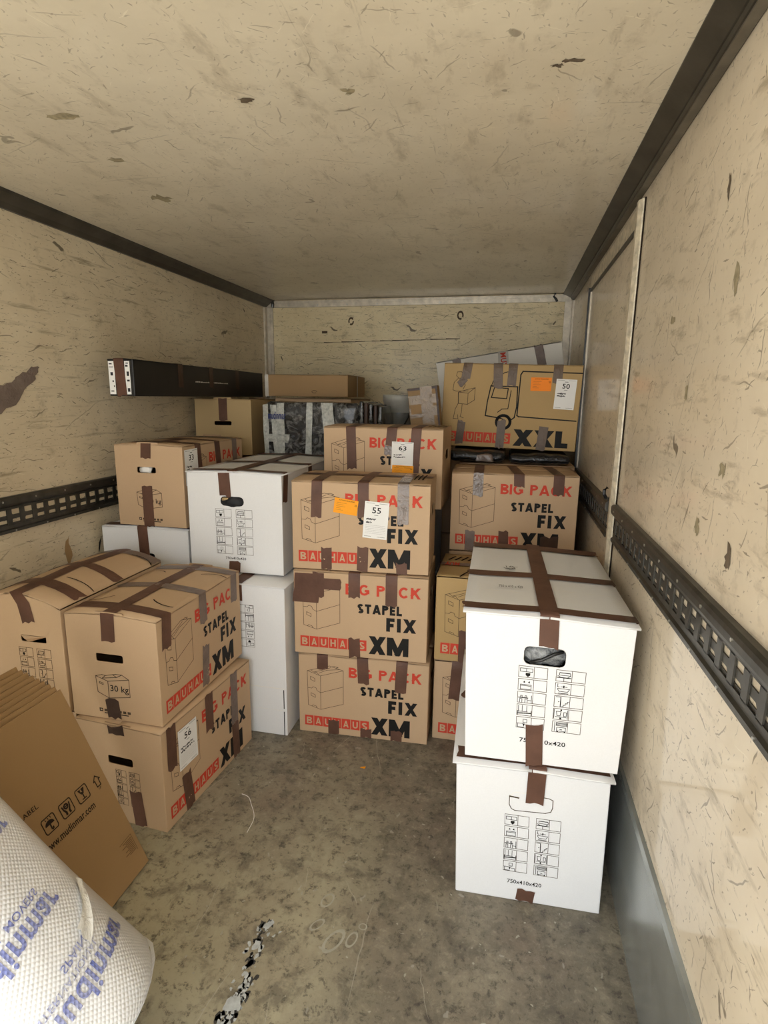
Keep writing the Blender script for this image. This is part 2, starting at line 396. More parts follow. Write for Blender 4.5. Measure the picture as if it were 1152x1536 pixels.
Geo().tube([(XL+.06, YB-.03, ZC-.01), (XL+.065, YB-.032, ZC-.03), (XL+.06, YB-.03, ZC-.05)], .012, 8).obj('tape_end', M['blackpl'], wall_b)
Geo().tube([(XR-.12, YB-.03, ZC-.002), (XR-.13, YB-.04, ZC-.02), (XR-.115, YB-.035, ZC-.035), (XR-.105, YB-.03, ZC-.05)], .007, 6).obj('cable_end', M['blackpl'], wall_b)

# side door in the right wall
DY0, DY1, DZ = 2.02, 3.06, 1.885
door = thing('door_1', None, None, (XR, DY0, 0)); struct(door)
Geo().box(XR-.006, DY0+.03, .35, XR-.001, DY1, DZ).obj('door_panel', M['wall_right'], door)
bevel(Geo().prism([(XR, DY0-.036), (XR-.008, DY0-.034), (XR-.018, DY0-.016), (XR-.018, DY0+.010), (XR-.007, DY0+.018), (XR, DY0+.018)], .35, 1.97, 'z').obj('door_post', M['worn'], door), .002)
Geo().box(XR-.004, DY0-.043, .35, XR-.0005, DY0-.036, 1.97).obj('door_seal', M['slit'] if 'slit' in M else M['rail'], door)
Geo().box(XR-.0105, DY0+.018, .35, XR-.006, DY0+.026, DZ).obj('door_seal', M['rail'], door)
Geo().box(XR-.012, DY1, .35, XR-.002, DY1+.016, DZ).obj('door_post', M['alu'], door)
Geo().box(XR-.02, DY1+.016, .35, XR-.002, DY1+.024, DZ+.02).obj('door_seal', M['blackpl'], door)
Geo().prism([(DY0+.02, DZ), (DY1+.02, DZ), (DY1+.02, DZ+.012), (DY0+.02, DZ+.012)], XR-.014, XR-.002, 'x').obj('door_seal', M['rail'], door)
Geo().box(XR-.010, DY0+.02, DZ+.012, XR-.002, DY1+.02, DZ+.075).obj('door_header', M['worn'], door)
g = Geo(); g.tube([(XR-.02, DY0+.045, 1.03), (XR-.03, DY0+.045, 1.045), (XR-.03, DY0+.045, 1.06), (XR-.02, DY0+.045, 1.07)], .006); g.box(XR-.018, DY0+.036, 1.0, XR-.006, DY0+.056, 1.035)
g.obj('door_latch', M['blackpl'], door)

# lashing tracks with slots, on both walls
def track(x, s, z0, z1, ya, yb, parent, pitch=.0565):
    h = z1-z0; xi = x-s*.006; fl = x-s*.020
    g = Geo()
    zl = z1-.040
    g.prism([(x, z1), (fl+s*.008, z1), (fl+s*.002, z1-.004), (fl, z1-.012), (fl, z1-.024), (fl+s*.003, z1-.032), (xi, zl), (xi, zl-.008), (x, zl-.008)], ya, yb)   # round top lip
    a, b = z0+.026, zl-.006; m = (a+b)/2
    g.prism([(x, z0), (xi-s*.006, z0), (xi-s*.006, z0+.010), (xi, z0+.014), (xi, a+.002), (x, a+.002)], ya, yb)
    n = int((yb-ya)/pitch)
    for k in range(n+1):                                   # bars between the slots, with a waist at mid height
        y = ya + k*pitch; w = pitch*.19; ww = pitch*.30
        out = [(-w, a), (w, a), (w, m-.012), (ww, m-.005), (ww, m+.005), (w, m+.012), (w, b), (-w, b), (-w, m+.012), (-w, m-.012)]
        out = [(min(max(y+p, ya), yb), q) for p, q in out]
        N = len(out); vs = [(xi, p, q) for p, q in out] + [(xi+s*.003, p, q) for p, q in out]
        g.add(vs, [tuple(range(N)), tuple(range(N, 2*N))[::-1]] + [(i, (i+1) % N, N+(i+1) % N, N+i) for i in range(N)])
    g.box(min(x-s*.0005, xi+s*.003), ya, m-.009, max(x-s*.0005, xi+s*.003), yb, m+.007)
    g.box(min(x-s*.0005, xi+s*.0035), ya, a-.002, max(x-s*.0005, xi+s*.0035), yb, a+.008)
    o = g.obj('lashing_track', M['track'], parent); o['kind'] = 'stuff'
    g = Geo(); y = ya+.05
    while y < yb:
        g.tube([(fl, y, z1-.015), (fl-s*.002, y, z1-.015)], .0036, 6)
        g.tube([(xi-s*.006, y+.05, z0+.005), (xi-s*.008, y+.05, z0+.005)], .003, 6); y += .145
    g.obj('screw', M['screw'], o)['kind'] = 'stuff'
    return o
track(XR, 1, .902, 1.027, Y0, DY0-.05, wall_r)
track(XR-.006, 1, .895, 1.022, DY0+.03, DY1, wall_r)
track(XL, -1, .870, 1.001, Y0, YB-.06, wall_l)

# ------------------------------------------------------------------ marks on walls and floor with a shape of their own
def patch(name, o, ex, ey, n, pts, m, parent, t=.0012):
    o, ex, ey, n = map(Vector, (o, ex, ey, n))
    vs = [o + ex*a + ey*b + n*t for a, b in pts]; N = len(vs)
    c = sum(vs, Vector())/N + n*.0005
    return link_mesh(name, vs+[c], [(i, (i+1) % N, N) for i in range(N)], m, None, parent)
def ragged(pts, k=.006, sub=4):
    out = []
    for i, p in enumerate(pts):
        q = pts[(i+1) % len(pts)]
        for j in range(sub):
            f = j/sub; out.append((p[0]+(q[0]-p[0])*f+random.uniform(-k, k), p[1]+(q[1]-p[1])*f+random.uniform(-k, k)))
    return out
# strip of crumpled tape stuck on the left wall and a torn brown patch  (y, z on the wall)
patch('tape_remnant', (XL, 0, 0), (0, 1, 0), (0, 0, 1), (1, 0, 0), ragged([(1.60, 1.285), (1.64, 1.27), (1.70, 1.305), (1.775, 1.355), (1.848, 1.425), (1.872, 1.465), (1.82, 1.455), (1.765, 1.42), (1.70, 1.392), (1.60, 1.37)], .008, 4), M['tape_shiny'], wall_l, .003)
patch('torn_patch', (XL, 0, 0), (0, 1, 0), (0, 0, 1), (1, 0, 0), ragged([(1.922, .66), (1.945, .705), (1.94, .735), (1.925, .76), (1.932, .79), (1.915, .775), (1.902, .735)], .003, 2), M['brown'], wall_l)
patch('torn_patch', (XL, 0, 0), (0, 1, 0), (0, 0, 1), (1, 0, 0), ragged([(2.095, .67), (2.108, .70), (2.12, .745), (2.102, .72)], .002, 2), M['dark'], wall_l)
M['smudge'] = plain('olive_scuff', (.33, .28, .18), .6, 0, .2, .3, 60); M['inkmark'] = plain('dark_scuff', (.13, .10, .07), .6, 0, .2, .3, 60)
random.seed(33)
def cmark(x, y, w, h, m): patch('scuff_mark', (0, 0, ZC), (1, 0, 0), (0, 1, 0), (0, 0, -1), ragged([(x-w, y-h*.6), (x, y-h), (x+w, y-h*.3), (x+w*.8, y+h), (x-w*.7, y+h*.8)], min(w, h)*.5, 3), M[m], bpy.data.objects['ceiling'], .0008)
for c in ((-1.19, 1.913, .030, .035, 'smudge'), (-1.122, 1.601, .025, .018, 'smudge'), (-1.082, 1.346, .045, .014, 'smudge'), (.114, 1.333, .022, .007, 'inkmark'), (.085, 1.345, .011, .008, 'inkmark'), (-.601, 1.356, .018, .010, 'inkmark'), (-.36, 1.36, .012, .012, 'smudge')): cmark(*c)
def rmark(y, z, w, h, m): patch('scuff_mark', (XR, 0, 0), (0, 1, 0), (0, 0, 1), (-1, 0, 0), ragged([(y-w, z-h*.6), (y, z-h), (y+w, z-h*.3), (y+w*.8, z+h), (y-w*.7, z+h*.8)], min(w, h)*.5, 3), M[m], wall_r, .0008)
for c in ((1.235, 1.752, .008, .025, 'inkmark'), (1.139, 1.574, .010, .030, 'smudge'), (1.084, 1.251, .016, .014, 'smudge'), (1.524, 1.557, .020, .010, 'smudge'), (1.349, 1.385, .010, .016, 'smudge'), (1.01, 1.11, .012, .025, 'inkmark'), (1.18, 1.13, .012, .02, 'smudge')): rmark(*c)
# bare rings and a crack on the back wall (x, z)
def wring(x, z, r):
    g = Geo(); n = 12
    for k in range(n):
        a, b = 2*math.pi*k/n, 2*math.pi*(k+1)/n
        if random.random() < .2: continue
        g.add([(x+math.cos(q)*R*.75, YB-.0015, z+math.sin(q)*R) for q in (a, b) for R in (r*.55, r)], [(0, 1, 3, 2)])
    g.obj('scuff_ring', M['line'], wall_b, fix=False)
wring(-1.085, 1.885, .028); wring(-.325, 1.912, .030)
Geo().box(-1.30, YB-.0015, 1.805, -1.26, YB, 1.822).obj('torn_patch', M['line'], wall_b)
g = Geo(); x = -1.36
while x < -.35:
    z = 1.742+.02*(x+1.36); d = random.uniform(.05, .12); w = random.uniform(.0012, .0035)
    g.add([(x, YB-.0012, z-w), (x+d, YB-.0012, z-w*.6), (x+d, YB-.0012, z+w*.6), (x, YB-.0012, z+w)], [(0, 1, 2, 3)]); x += d*.97
g.obj('crack', M['slit'], wall_b, fix=False)

# ------------------------------------------------------------------ cardboard boxes
FACES = {'F': ('FBL', 'FBR', 'FTL', 'FTR'), 'R': ('FBR', 'BBR', 'FTR', 'BTR'), 'L': ('BBL', 'FBL', 'BTL', 'FTL'), 'B': ('BBR', 'BBL', 'BTR', 'BTL'), 'T': ('FTL', 'FTR', 'BTL', 'BTR')}
KEYS = dict(FBL=(0, 0, 0), FBR=(1, 0, 0), FTL=(0, 0, 1), FTR=(1, 0, 1), BBL=(0, 1, 0), BBR=(1, 1, 0), BTL=(0, 1, 1), BTR=(1, 1, 1))
class Box:
    """a closed carton; faces are addressed by (face letter, u, v) with u to the right and v up when seen from outside"""
    def __init__(s, x, y, z, yaw, W, L, H, adj=None, roll=0.):
        c, n = math.cos(yaw), math.sin(yaw); ex, ey, ez = Vector((c, n, 0)), Vector((-n, c, 0)), Vector((0, 0, 1))
        if roll: ex, ez = ex*math.cos(roll)+ez*math.sin(roll), ez*math.cos(roll)-ex*math.sin(roll)
        s.W, s.L, s.H, s.lift = W, L, H, 0.; s.ex, s.ey, s.ez = ex, ey, ez; o = Vector((x, y, z))
        s.c = {k: o+ex*W*a+ey*L*b+ez*H*d for k, (a, b, d) in KEYS.items()}
        for k, (dx, dz) in (adj or {}).items():
            for kk in (k, 'B'+k[1:]): s.c[kk] = s.c[kk]+ex*dx+ez*dz
        s.base = (s.c['FBL']+s.c['FBR']+s.c['BBL']+s.c['BBR'])/4
        s.long = W > L; s.ridge = 0.; s.dim = {'F': (W, H), 'R': (L, H), 'L': (L, H), 'B': (W, H), 'T': (W, L)}
    def top(s, u, v):
        t = min(max(v if s.long else u, 0), 1); lf = s.lift*(1-abs(2*t-1))**1.3
        if not s.ridge: return lf
        return lf+s.ridge*math.sin(math.pi*min(max(t, 0), 1))**.8*(1-.25*abs(2*(u if s.long else v)-1))
    def P(s, f, u, v, off=0.):
        a, b, c, d = (s.c[k] for k in FACES[f])
        p = a*(1-u)*(1-v)+b*u*(1-v)+c*(1-u)*v+d*u*v
        n = (b-a).cross(c-a).normalized()
        if f == 'T': off += s.top(u, v)
        return p+n*off
    # ---- parts
    def build(s, name, label, group, m, m_in=None, holes=(), tab=None, ridge=0., over=0., flap_lift=.0015, extra_mats=None):
        s.ridge = ridge; s.lift = flap_lift; s.t = thing(name, label, 'box', s.base, group); s.m = m
        T = .004; g = Geo()
        for f in 'FRLB':
            w, h = s.dim[f]
            out = [(0, 0), (1, 0), (1, 1), (0, 1)]
            if tab and f in tab:
                t = tab[f]; A = (lambda u: s.top(u if f == 'F' else 1-u, 0)/h*.85) if (ridge and not s.long and f in 'FB') else (lambda u: 0.)
                out = [(0, 0), (1, 0), (1, 1), (.83, 1+A(.83)), (.66, 1+A(.66)), (.65, 1+t+A(.65)), (.5, 1+t+A(.5)), (.35, 1+t+A(.35)), (.34, 1+A(.34)), (.17, 1+A(.17)), (0, 1)]
            hs = []
            for hf, u0, v0, u1, v1, r in holes:
                if hf != f: continue
                q = []
                for cx, cy, a0 in ((u1-r/w, v1-r/h, 0), (u0+r/w, v1-r/h, 90), (u0+r/w, v0+r/h, 180), (u1-r/w, v0+r/h, 270)):
                    for k in range(4):
                        a = math.radians(a0+30*k); q.append((cx+math.cos(a)*r/w, cy+math.sin(a)*r/h))
                hs.append(q)
            loops = [out]+hs
            tris = tessellate_polygon([[Vector((p[0], p[1], 0)) for p in lp] for lp in loops])
            flat = [p for lp in loops for p in lp]; n = len(flat)
            g.add([s.P(f, *p) for p in flat], [t for t in tris])
            iw, ih = T/w, T/h
            g.add([s.P(f, min(max(p[0], iw), 1-iw), max(p[1], ih), -T) for p in flat], [t[::-1] for t in tris], 1)
            k = len(out)
            for q in hs:
                N = len(q)
                g.add([s.P(f, *p) for p in q]+[s.P(f, *p, -T) for p in q], [(i, (i+1) % N, N+(i+1) % N, N+i) for i in range(N)], 1); k += N
        g.add([s.c[k] for k in ('FBL', 'FBR', 'BBR', 'BBL')], [(3, 2, 1, 0)])
        g.add([s.c[k]+s.ez*T for k in ('FBL', 'FBR', 'BBR', 'BBL')], [(0, 1, 2, 3)], 1)
        o = link_mesh('body', g.v, g.f, [m, m_in or M['kraft_in']], g.m, s.t)
        bm = bmesh.new(); bm.from_mesh(o.data); bmesh.ops.remove_doubles(bm, verts=bm.verts, dist=1e-5); bm.to_mesh(o.data); bm.free()
        # make tessellated faces point outwards
        bm = bmesh.new(); bm.from_mesh(o.data); bmesh.ops.recalc_face_normals(bm, faces=bm.faces); bm.to_mesh(o.data); bm.free()
        bevel(o, .0035, 2, 50)
        # two top flaps that meet at the middle seam
        for k in (0, 1):
            g = Geo(); A, B = 9, 7
            gap = .0015/(s.L if s.long else s.W)
            def tp(i, j, off):
                e = i/(A-1); q = j/(B-1)*(.5-gap)
                if k: q = 1-q
                u, v = (e, q) if s.long else (q, e)
                # overhang past the walls
                if over:
                    u = u-over/s.W if u < .001 else (u+over/s.W if u > .999 else u); v = v-over/s.L if v < .001 else v
                lift = .0006*math.sin(7*e+3*k+j)
                return s.P('T', u, v, off+max(lift, 0))
            for off, rev in ((.0006, 0), (-.0045, 1)):
                vs = [tp(i, j, off) for i in range(A) for j in range(B)]
                fs = [(i*B+j, (i+1)*B+j, (i+1)*B+j+1, i*B+j+1) for i in range(A-1) for j in range(B-1)]
                g.add(vs, fs)
            N = A*B
            rim = [(i, 0) for i in range(A)]+[(A-1, j) for j in range(1, B)]+[(i, B-1) for i in range(A-2, -1, -1)]+[(0, j) for j in range(B-2, 0, -1)]
            R = len(rim); ri = [i*B+j for i, j in rim]
            g.f += [(ri[a], ri[(a+1) % R], N+ri[(a+1) % R], N+ri[a]) for a in range(R)]; g.m += [1 if extra_mats else 0]*R
            g.obj('top_flap', [m, m_in or M['kraft_in']], s.t, True)
        return s
    def poly(s, g, f, pts, off=.0006, mi=0, n=1):
        """filled polygon (convex) on a face"""
        g.add([s.P(f, *p, off) for p in pts], [tuple(range(len(pts)))], mi)
    def rect(s, g, f, u0, v0, u1, v1, off=.0006, mi=0, n=1):
        for k in range(n):
            a, b = u0+(u1-u0)*k/n, u0+(u1-u0)*(k+1)/n
            s.poly(g, f, [(a, v0), (b, v0), (b, v1), (a, v1)], off, mi)
    def stroke(s, g, f, pts, w=.0016, mi=0, off=.0006, close=False):
        W, H = s.dim[f]
        if close: pts = list(pts)+[pts[0]]
        for a, b in zip(pts[:-1], pts[1:]):
            d = Vector(((b[0]-a[0])*W, (b[1]-a[1])*H)); 
            if d.length < 1e-6: continue
            d.normalize(); n = Vector((-d.y, d.x))*w/2; e = d*w/2
            q = [(a[0]*W-e.x+n.x, a[1]*H-e.y+n.y), (a[0]*W-e.x-n.x, a[1]*H-e.y-n.y), (b[0]*W+e.x-n.x, b[1]*H+e.y-n.y), (b[0]*W+e.x+n.x, b[1]*H+e.y+n.y)]
            s.poly(g, f, [(x/W, y/H) for x, y in q], off, mi)
    def text(s, g, f, txt, u0, v0, u1, v1, bold=0., shear=0., mi=0, off=.0007):
        vs, fs = text_geo(txt, bold, shear)
        g.add([s.P(f, u0+(u1-u0)*x, v0+(v1-v0)*y, off) for x, y in vs], fs, mi)
    def tape(s, path, w=.046, m='tape', off=.0012, name='tape', rag=.006):
        """path: list of (face, (u0,v0), (u1,v1)); straight strips that join where they meet on an edge"""
        g = Geo(); rnd = random.Random(len(path)*31+int(abs(path[0][1][0])*997)+int(abs(path[0][1][1])*613))
        for si, (f, a, b) in enumerate(path):
            W, H = s.dim[f]; d = Vector(((b[0]-a[0])*W, (b[1]-a[1])*H)); ln = d.length; d.normalize(); n = Vector((-d.y, d.x))
            k = max(2, int(ln/.035)); rows = []
            C = 5
            for i in range(k+1):
                row = []
                for j in range(C):
                    t = i/k; sj = (j/(C-1)-.5)*w; e = 0
                    if si == 0 and i == 0: e = rnd.uniform(-rag, rag)
                    if si == len(path)-1 and i == k: e = rnd.uniform(-rag, rag)
                    px, py = a[0]*W+d.x*(ln*t+e)+n.x*sj, a[1]*H+d.y*(ln*t+e)+n.y*sj
                    row.append(s.P(f, px/W, py/H, off+rnd.uniform(0, .0006)+(.0012+.35*s.lift)*(f == 'T')))
                rows.append(row)
            vs = [p for r in rows for p in r]
            g.add(vs, [(i*C+j, i*C+j+1, (i+1)*C+j+1, (i+1)*C+j) for i in range(k) for j in range(C-1)])
        # weld neighbouring strips over the edge
        n0 = 0; C = 5
        ks = []
        for f, a, b in path:
            W, H = s.dim[f]; ks.append(max(2, int(Vector(((b[0]-a[0])*W, (b[1]-a[1])*H)).length/.035)))
        st = 0
        for i in range(len(path)-1):
            e = st+ks[i]*C; nx = st+(ks[i]+1)*C
            cand = [nx+j for j in range(C)]
            if (g.v[e]-g.v[cand[0]]).length > (g.v[e]-g.v[cand[-1]]).length: cand = cand[::-1]
            g.f += [(e+j, e+j+1, cand[j+1], cand[j]) for j in range(C-1)]; g.m += [0]*(C-1); st = nx
        return g.obj(name, M[m], s.t, True, False)
    def label(s, f, u, v, w, h, rot=0., num=None, kind='white', off=.0024, txt=(), curl=.0):
        """a sheet of paper stuck on; u,v is its centre, w,h metres, rot radians"""
        W, H = s.dim[f]; cr, sr = math.cos(rot), math.sin(rot); g = Geo()
        def Q(a, b, o=0.):
            x, y = (a-.5)*w, (b-.5)*h
            return s.P(f, u+(x*cr-y*sr)/W, v+(x*sr+y*cr)/H, off+o+curl*max(0, .35-b)**2*8)
        n = 5
        for o, mi in ((0, 0),):
            g.add([Q(a, j/n, .0004) for j in range(n+1) for a in (0, 1)], [(2*j, 2*j+1, 2*j+3, 2*j+2) for j in range(n)])
            g.add([Q(a, j/n, 0) for j in range(n+1) for a in (0, 1)], [(2*j+2, 2*j+3, 2*j+1, 2*j) for j in range(n)])
        def rc(a0, b0, a1, b1, mi=1): g.add([Q(a0, b0, .0009), Q(a1, b0, .0009), Q(a1, b1, .0009), Q(a0, b1, .0009)], [(0, 1, 2, 3)], mi)
        def tx(t, a0, b0, a1, b1, bold=0., mi=1):
            vs, fs = text_geo(t, bold); g.add([Q(a0+(a1-a0)*x, b0+(b1-b0)*y, .0009) for x, y in vs], fs, mi)
        if kind == 'white':
            if num: tx(num, .32, .69, .68, .85, .012); rc(.42, .635, .58, .645); rc(.42, .90, .58, .915)
            rc(.06, .955, .40, .962); rc(.60, .955, .94, .962)
            rnd = random.Random(num)
            for r, y in enumerate((.52, .44)):                    # handwriting
                a = .10
                while a < txt[r]:
                    d = rnd.uniform(.02, .045); q = y+rnd.uniform(-.012, .012)
                    g.add([Q(a, q-.014, .0009), Q(a+d, q-.014+rnd.uniform(-.03, .03), .0009), Q(a+d, q+.022+rnd.uniform(-.02, .02), .0009), Q(a, q+.014, .0009)], [(0, 1, 2, 3)], 1); a += d*1.05
            if num in ('55', '56'):
                for k in range(6): rc(.08, .36-.045*k, .92, .363-.045*k, 2)
            rc(.06, .05, .35, .058, 2); rc(.6, .05, .92, .058, 2)
        else:
            tx('ACTION REQUIRED', .18, .84, .85, .92, .01)
            for k in range(5): rc(.10, .70-.12*k, .10+(.42, .3, .38, .2, .3)[k], .712-.12*k, 2)
            tx('22', .86, .60, .95, .72, .01)
        return g.obj({'white': 'number_label', 'orange': 'orange_label'}[kind], [M['paper'] if kind == 'white' else M['orange'] if not isinstance(num, str) else M['deeporange'], M['black'], M['line']], s.t, False, False)

def btext(b, g, f, txt, u0, v0, u1, v1, t, mi=0, off=.0007, gap=.13):
    vs, fs = block_geo(txt, t, gap)
    for k, p in enumerate(fs): g.add([b.P(f, u0+(u1-u0)*vs[i][0], v0+(v1-v0)*vs[i][1], off+.00008*(k % 5)) for i in p], [tuple(range(len(p)))], mi)
def lerp(a, b, t): return a+(b-a)*t
def iso_boxes(b, g, f, u0, v0, u1, v1, mi, w=.0018, persp=False):
    """line drawing of two stacked cartons inside a rectangle of the face"""
    T = lambda x, y: (lerp(u0, u1, x), lerp(v1, v0, y))
    for pts in ([(0, .15), (.02, .92), (.37, 1), (1, .83), (1, .08), (.37, .24), (0, .15)], [(.37, .24), (.37, 1)],
                [(.02, .53), (.12, .535), (.16, .50), (.24, .52), (.27, .58), (.37, .62), (1, .44)],
                [(0, .15), (.62, 0), (1, .08)], [(.10, .125), (.18, .17), (.27, .17), (.33, .23)], [(.33, .18), (.55, .10), (.90, .06)], [(.18, .17), (.42, .11), (.66, .035)], [(.68, .015), (.76, .0), (.86, .02), (.80, .035)],
                [(.09, .27), (.21, .31), (.21, .38), (.09, .34), (.09, .27)], [(.10, .64), (.22, .68), (.22, .74), (.10, .70), (.10, .64)],
                [(.12, .945), (.15, .915), (.24, .935), (.27, .975)]):
        b.stroke(g, f, [T(*p) for p in pts], w, mi)
def bauhaus(b, g, f, u0, v0, u1, v1, mred, mtxt):
    n = 7; gap = .06
    for i, ch in enumerate('BAUHAUS'):
        a = lerp(u0, u1, i/n); c = lerp(u0, u1, (i+1-gap)/n)
        b.rect(g, f, a, v0, c, v1, .0006, mred)
        btext(b, g, f, ch, lerp(a, c, .2), lerp(v0, v1, .17), lerp(a, c, .8), lerp(v0, v1, .83), .19, mtxt, .0011)
PM = lambda: [M['red'], M['black'], M['line'], M['kraft']]
def xm_print(b, f):
    g = Geo()
    iso_boxes(b, g, f, .068, .305, .352, .875, 0)
    g.obj('line_drawing', [M['line']], b.t, False, False); g = Geo()
    btext(b, g, f, 'BIG PACK', .395, .752, .948, .880, .205, 0, gap=.11); g.obj('title_lettering', [M['red']], b.t, False, False); g = Geo()
    btext(b, g, f, 'STAPEL', .485, .540, .815, .652, .25, 1)
    btext(b, g, f, 'FIX', .70, .345, .92, .508, .26, 1, gap=.16); g.obj('name_lettering', PM(), b.t, False, False); g = Geo()
    btext(b, g, f, 'XM', .572, .055, .868, .275, .28, 0, gap=.06); g.obj('size_lettering', [M['black']], b.t, False, False); g = Geo()
    bauhaus(b, g, f, .045, .085, .558, .215, 0, 3)
    return g.obj('brand_lettering', PM(), b.t, False, False)
def end30_print(b, f, du=0.):
    """end panel: a carton drawing with 30 kg and a small motto below"""
    g = Geo(); T = lambda x, y: (lerp(.295, .664, x)+du, lerp(.46, .215, y))
    for pts in ([(0, .16), (.03, .80), (.36, 1), (1, .86), (1, .16), (.36, .32), (0, .16)], [(.36, .32), (.36, 1)], [(0, .16), (.20, .08), (.30, .10), (.52, .03), (.62, 0), (.80, .0), (1, .16)],
                [(.20, .22), (.30, .20), (.64, .12), (.80, .0)], [(.30, .10), (.20, .22)], [(.52, .03), (.64, .12)], [(.10, .38), (.21, .42), (.21, .48), (.10, .44), (.10, .38)]):
        b.stroke(g, f, [T(*p) for p in pts], .0022, 2)
    b.text(g, f, '30 kg', *T(.42, .78), *T(.97, .45), .01, 0, 1)
    u = .36+du
    for k, c in enumerate((0, .05, .10, .16, .21, .26)): b.rect(g, f, u+c, .075, u+c+.035, .10, .0006, 2)
    b.stroke(g, f, [(u-.02, .10), (u-.05, .10), (u-.05, .075), (u-.02, .075), (u-.02, .10)], .003, 1)
    b.rect(g, f, u, .055, u+.27, .065, .0006, 1)
    return g.obj('printing', PM(), b.t, False, False)
ICON = [  # ten pictograms, strokes in a 0..1 cell (y down); ('f', ...) is filled
    [[(.1, .2), (.9, .2), (.9, .5), (.1, .5), (.1, .2)], [(.5, .2), (.5, .5)], ('f', [(.45, .6), (.75, .6), (.75, .8), (.6, .95), (.45, .8)])],
    [('f', [(.3, .3), (.42, .15), (.45, .35)]), ('f', [(.62, .3), (.74, .15), (.77, .35)]), [(.15, .95), (.15, .5), (.85, .5), (.85, .95)], [(.2, .6), (.8, .6)], [(.2, .92), (.8, .92)]],
    [('f', [(.05, .5), (.7, .5), (.7, .58), (.05, .58)]), [(.15, .95), (.15, .65), (.3, .65), (.3, .95)], [(.5, .95), (.5, .65), (.65, .65), (.65, .95)], [(.92, .3), (.92, .95)], [(.7, .75), (.92, .75)], [(.2, .5), (.2, .35), (.3, .35), (.3, .5)], [(.5, .5), (.5, .35), (.6, .35), (.6, .5)]],
    [[(.1, .1), (.1, .7)], [(.35, .1), (.35, .6)], [(.65, .1), (.65, .6)], ('f', [(.05, .78), (.95, .70), (.95, .80), (.05, .88)]), [(.05, .6), (.05, .98)], [(.95, .55), (.95, .98)], [(.1, .65), (.7, .65)]],
    [[(.45, .2), (.7, .2), (.7, .5), (.45, .5), (.45, .2)], [(.05, .6), (.45, .6)], ('f', [(.42, .6), (.58, .6), (.5, .9)]), [(.1, .65), (.1, .95), (.5, .95)], [(.6, .7), (.9, .7), (.9, .95)]],
    [('f', [(.2, .2), (.9, .2), (.9, .27), (.2, .27)]), [(.2, .27), (.2, .45), (.9, .45), (.9, .27)], ('f', [(.05, .62), (.95, .62), (.95, .7), (.05, .7)]), [(.5, .7), (.5, .98)], [(.1, .5), (.25, .6)], [(.75, .6), (.9, .5)]],
    [[(.15, .1), (.15, .35), (.25, .35)], ('f', [(.5, .2), (.58, .2), (.58, .42), (.5, .42)]), [(.35, .32), (.75, .32)], [(.15, .55), (.25, .75), (.8, .75), (.92, .5), (.15, .5)], ('f', [(.2, .88), (.85, .88), (.85, .94), (.2, .94)])],
    [[(.4, .1), (.4, .98)], [(.42, .1), (.42, .98)], [(.1, .1), (.4, .1)], ('f', [(.25, .5), (.33, .5), (.33, .56), (.25, .56)]), [(.5, .95), (.6, .95), (.6, .8), (.72, .8), (.72, .65), (.85, .65), (.85, .5), (.95, .5)]],
    [[(.2, .25), (.5, .25), (.45, .65), (.25, .65), (.2, .25)], [(.68, .3), (.85, .3), (.85, .65), (.68, .65), (.68, .3)], ('f', [(.45, .05), (.55, .05), (.55, .18), (.45, .18)]), ('f', [(.42, .8), (.54, .8), (.54, .95), (.42, .95)]), [(.05, .1), (.05, .9)], [(.93, .1), (.93, .9)], [(.15, .75), (.85, .75)]],
    [[(.15, .1), (.15, .9)], [(.25, .12), (.95, .12), (.95, .4), (.25, .4), (.25, .12)], [(.25, .2), (.95, .2)], [(.25, .3), (.95, .3)], [(.3, .55), (.88, .55), (.88, .9), (.3, .9), (.3, .55)], ('f', [(.5, .72), (.66, .72), (.66, .78), (.5, .78)]), ('f', [(.3, .9), (.4, .9), (.4, .98), (.3, .98)]), ('f', [(.78, .9), (.88, .9), (.88, .98), (.78, .98)])],
]
def list_print(b, f, u0, v0, u1, v1, rows=5, flip=False, size=True, colour=1, tx=None, w=.0013, mats=None):
    """two columns of room pictograms with tick boxes; v0 is the top, v1 the bottom of the table"""
    g = Geo(); cw = (u1-u0)*.435; rh = (v0-v1)/rows
    for c in (0, 1):
        for r in range(rows):
            a = u0 if c == 0 else u1-cw; y1 = v0-rh*r; y0 = y1-rh*.86
            X = lambda x: a+cw*x; Y = lambda y: y1+(y0-y1)*y
            tr = (lambda p: (u0+u1-p[0], v0+v1-p[1])) if flip else (lambda p: p)
            b.stroke(g, f, [tr(p) for p in [(a, y0), (a+cw, y0), (a+cw, y1), (a, y1)]], w, 2, close=True)
            b.stroke(g, f, [tr(p) for p in [(X(.54), y0), (X(.54), y1)]], w, 2)
            for st in ICON[c*5+r]:
                if st[0] == 'f': b.poly(g, f, [tr((X(p[0]*.54), Y(p[1]))) for p in st[1]], .0007, colour)
                else: b.stroke(g, f, [tr((X(p[0]*.54), Y(p[1]))) for p in st], w*1.1, colour)
    if size: b.text(g, f, '750x410x420', *tx, .012, 0, colour)
    return g.obj('printing', mats or PM(), b.t, False, False)
def slits(b, arcs, f='T', w=.004):
    g = Geo()
    for a, m, c in arcs:
        pts = [((1-t)**2*a[0]+2*t*(1-t)*m[0]+t*t*c[0], (1-t)**2*a[1]+2*t*(1-t)*m[1]+t*t*c[1]) for t in [k/7 for k in range(8)]]
        b.stroke(g, f, pts, w, 0, .0042)
    return g.obj('slit', M['slit'], b.t, False, False)
def kg(b): return None
GX = 'brown stacking boxes with red and black lettering'; GW = 'plain white moving boxes'
L_, W_, H_ = .532, .322, .353; HB = .3455
RH = ('R', .36, .60, .66, .72, .006)
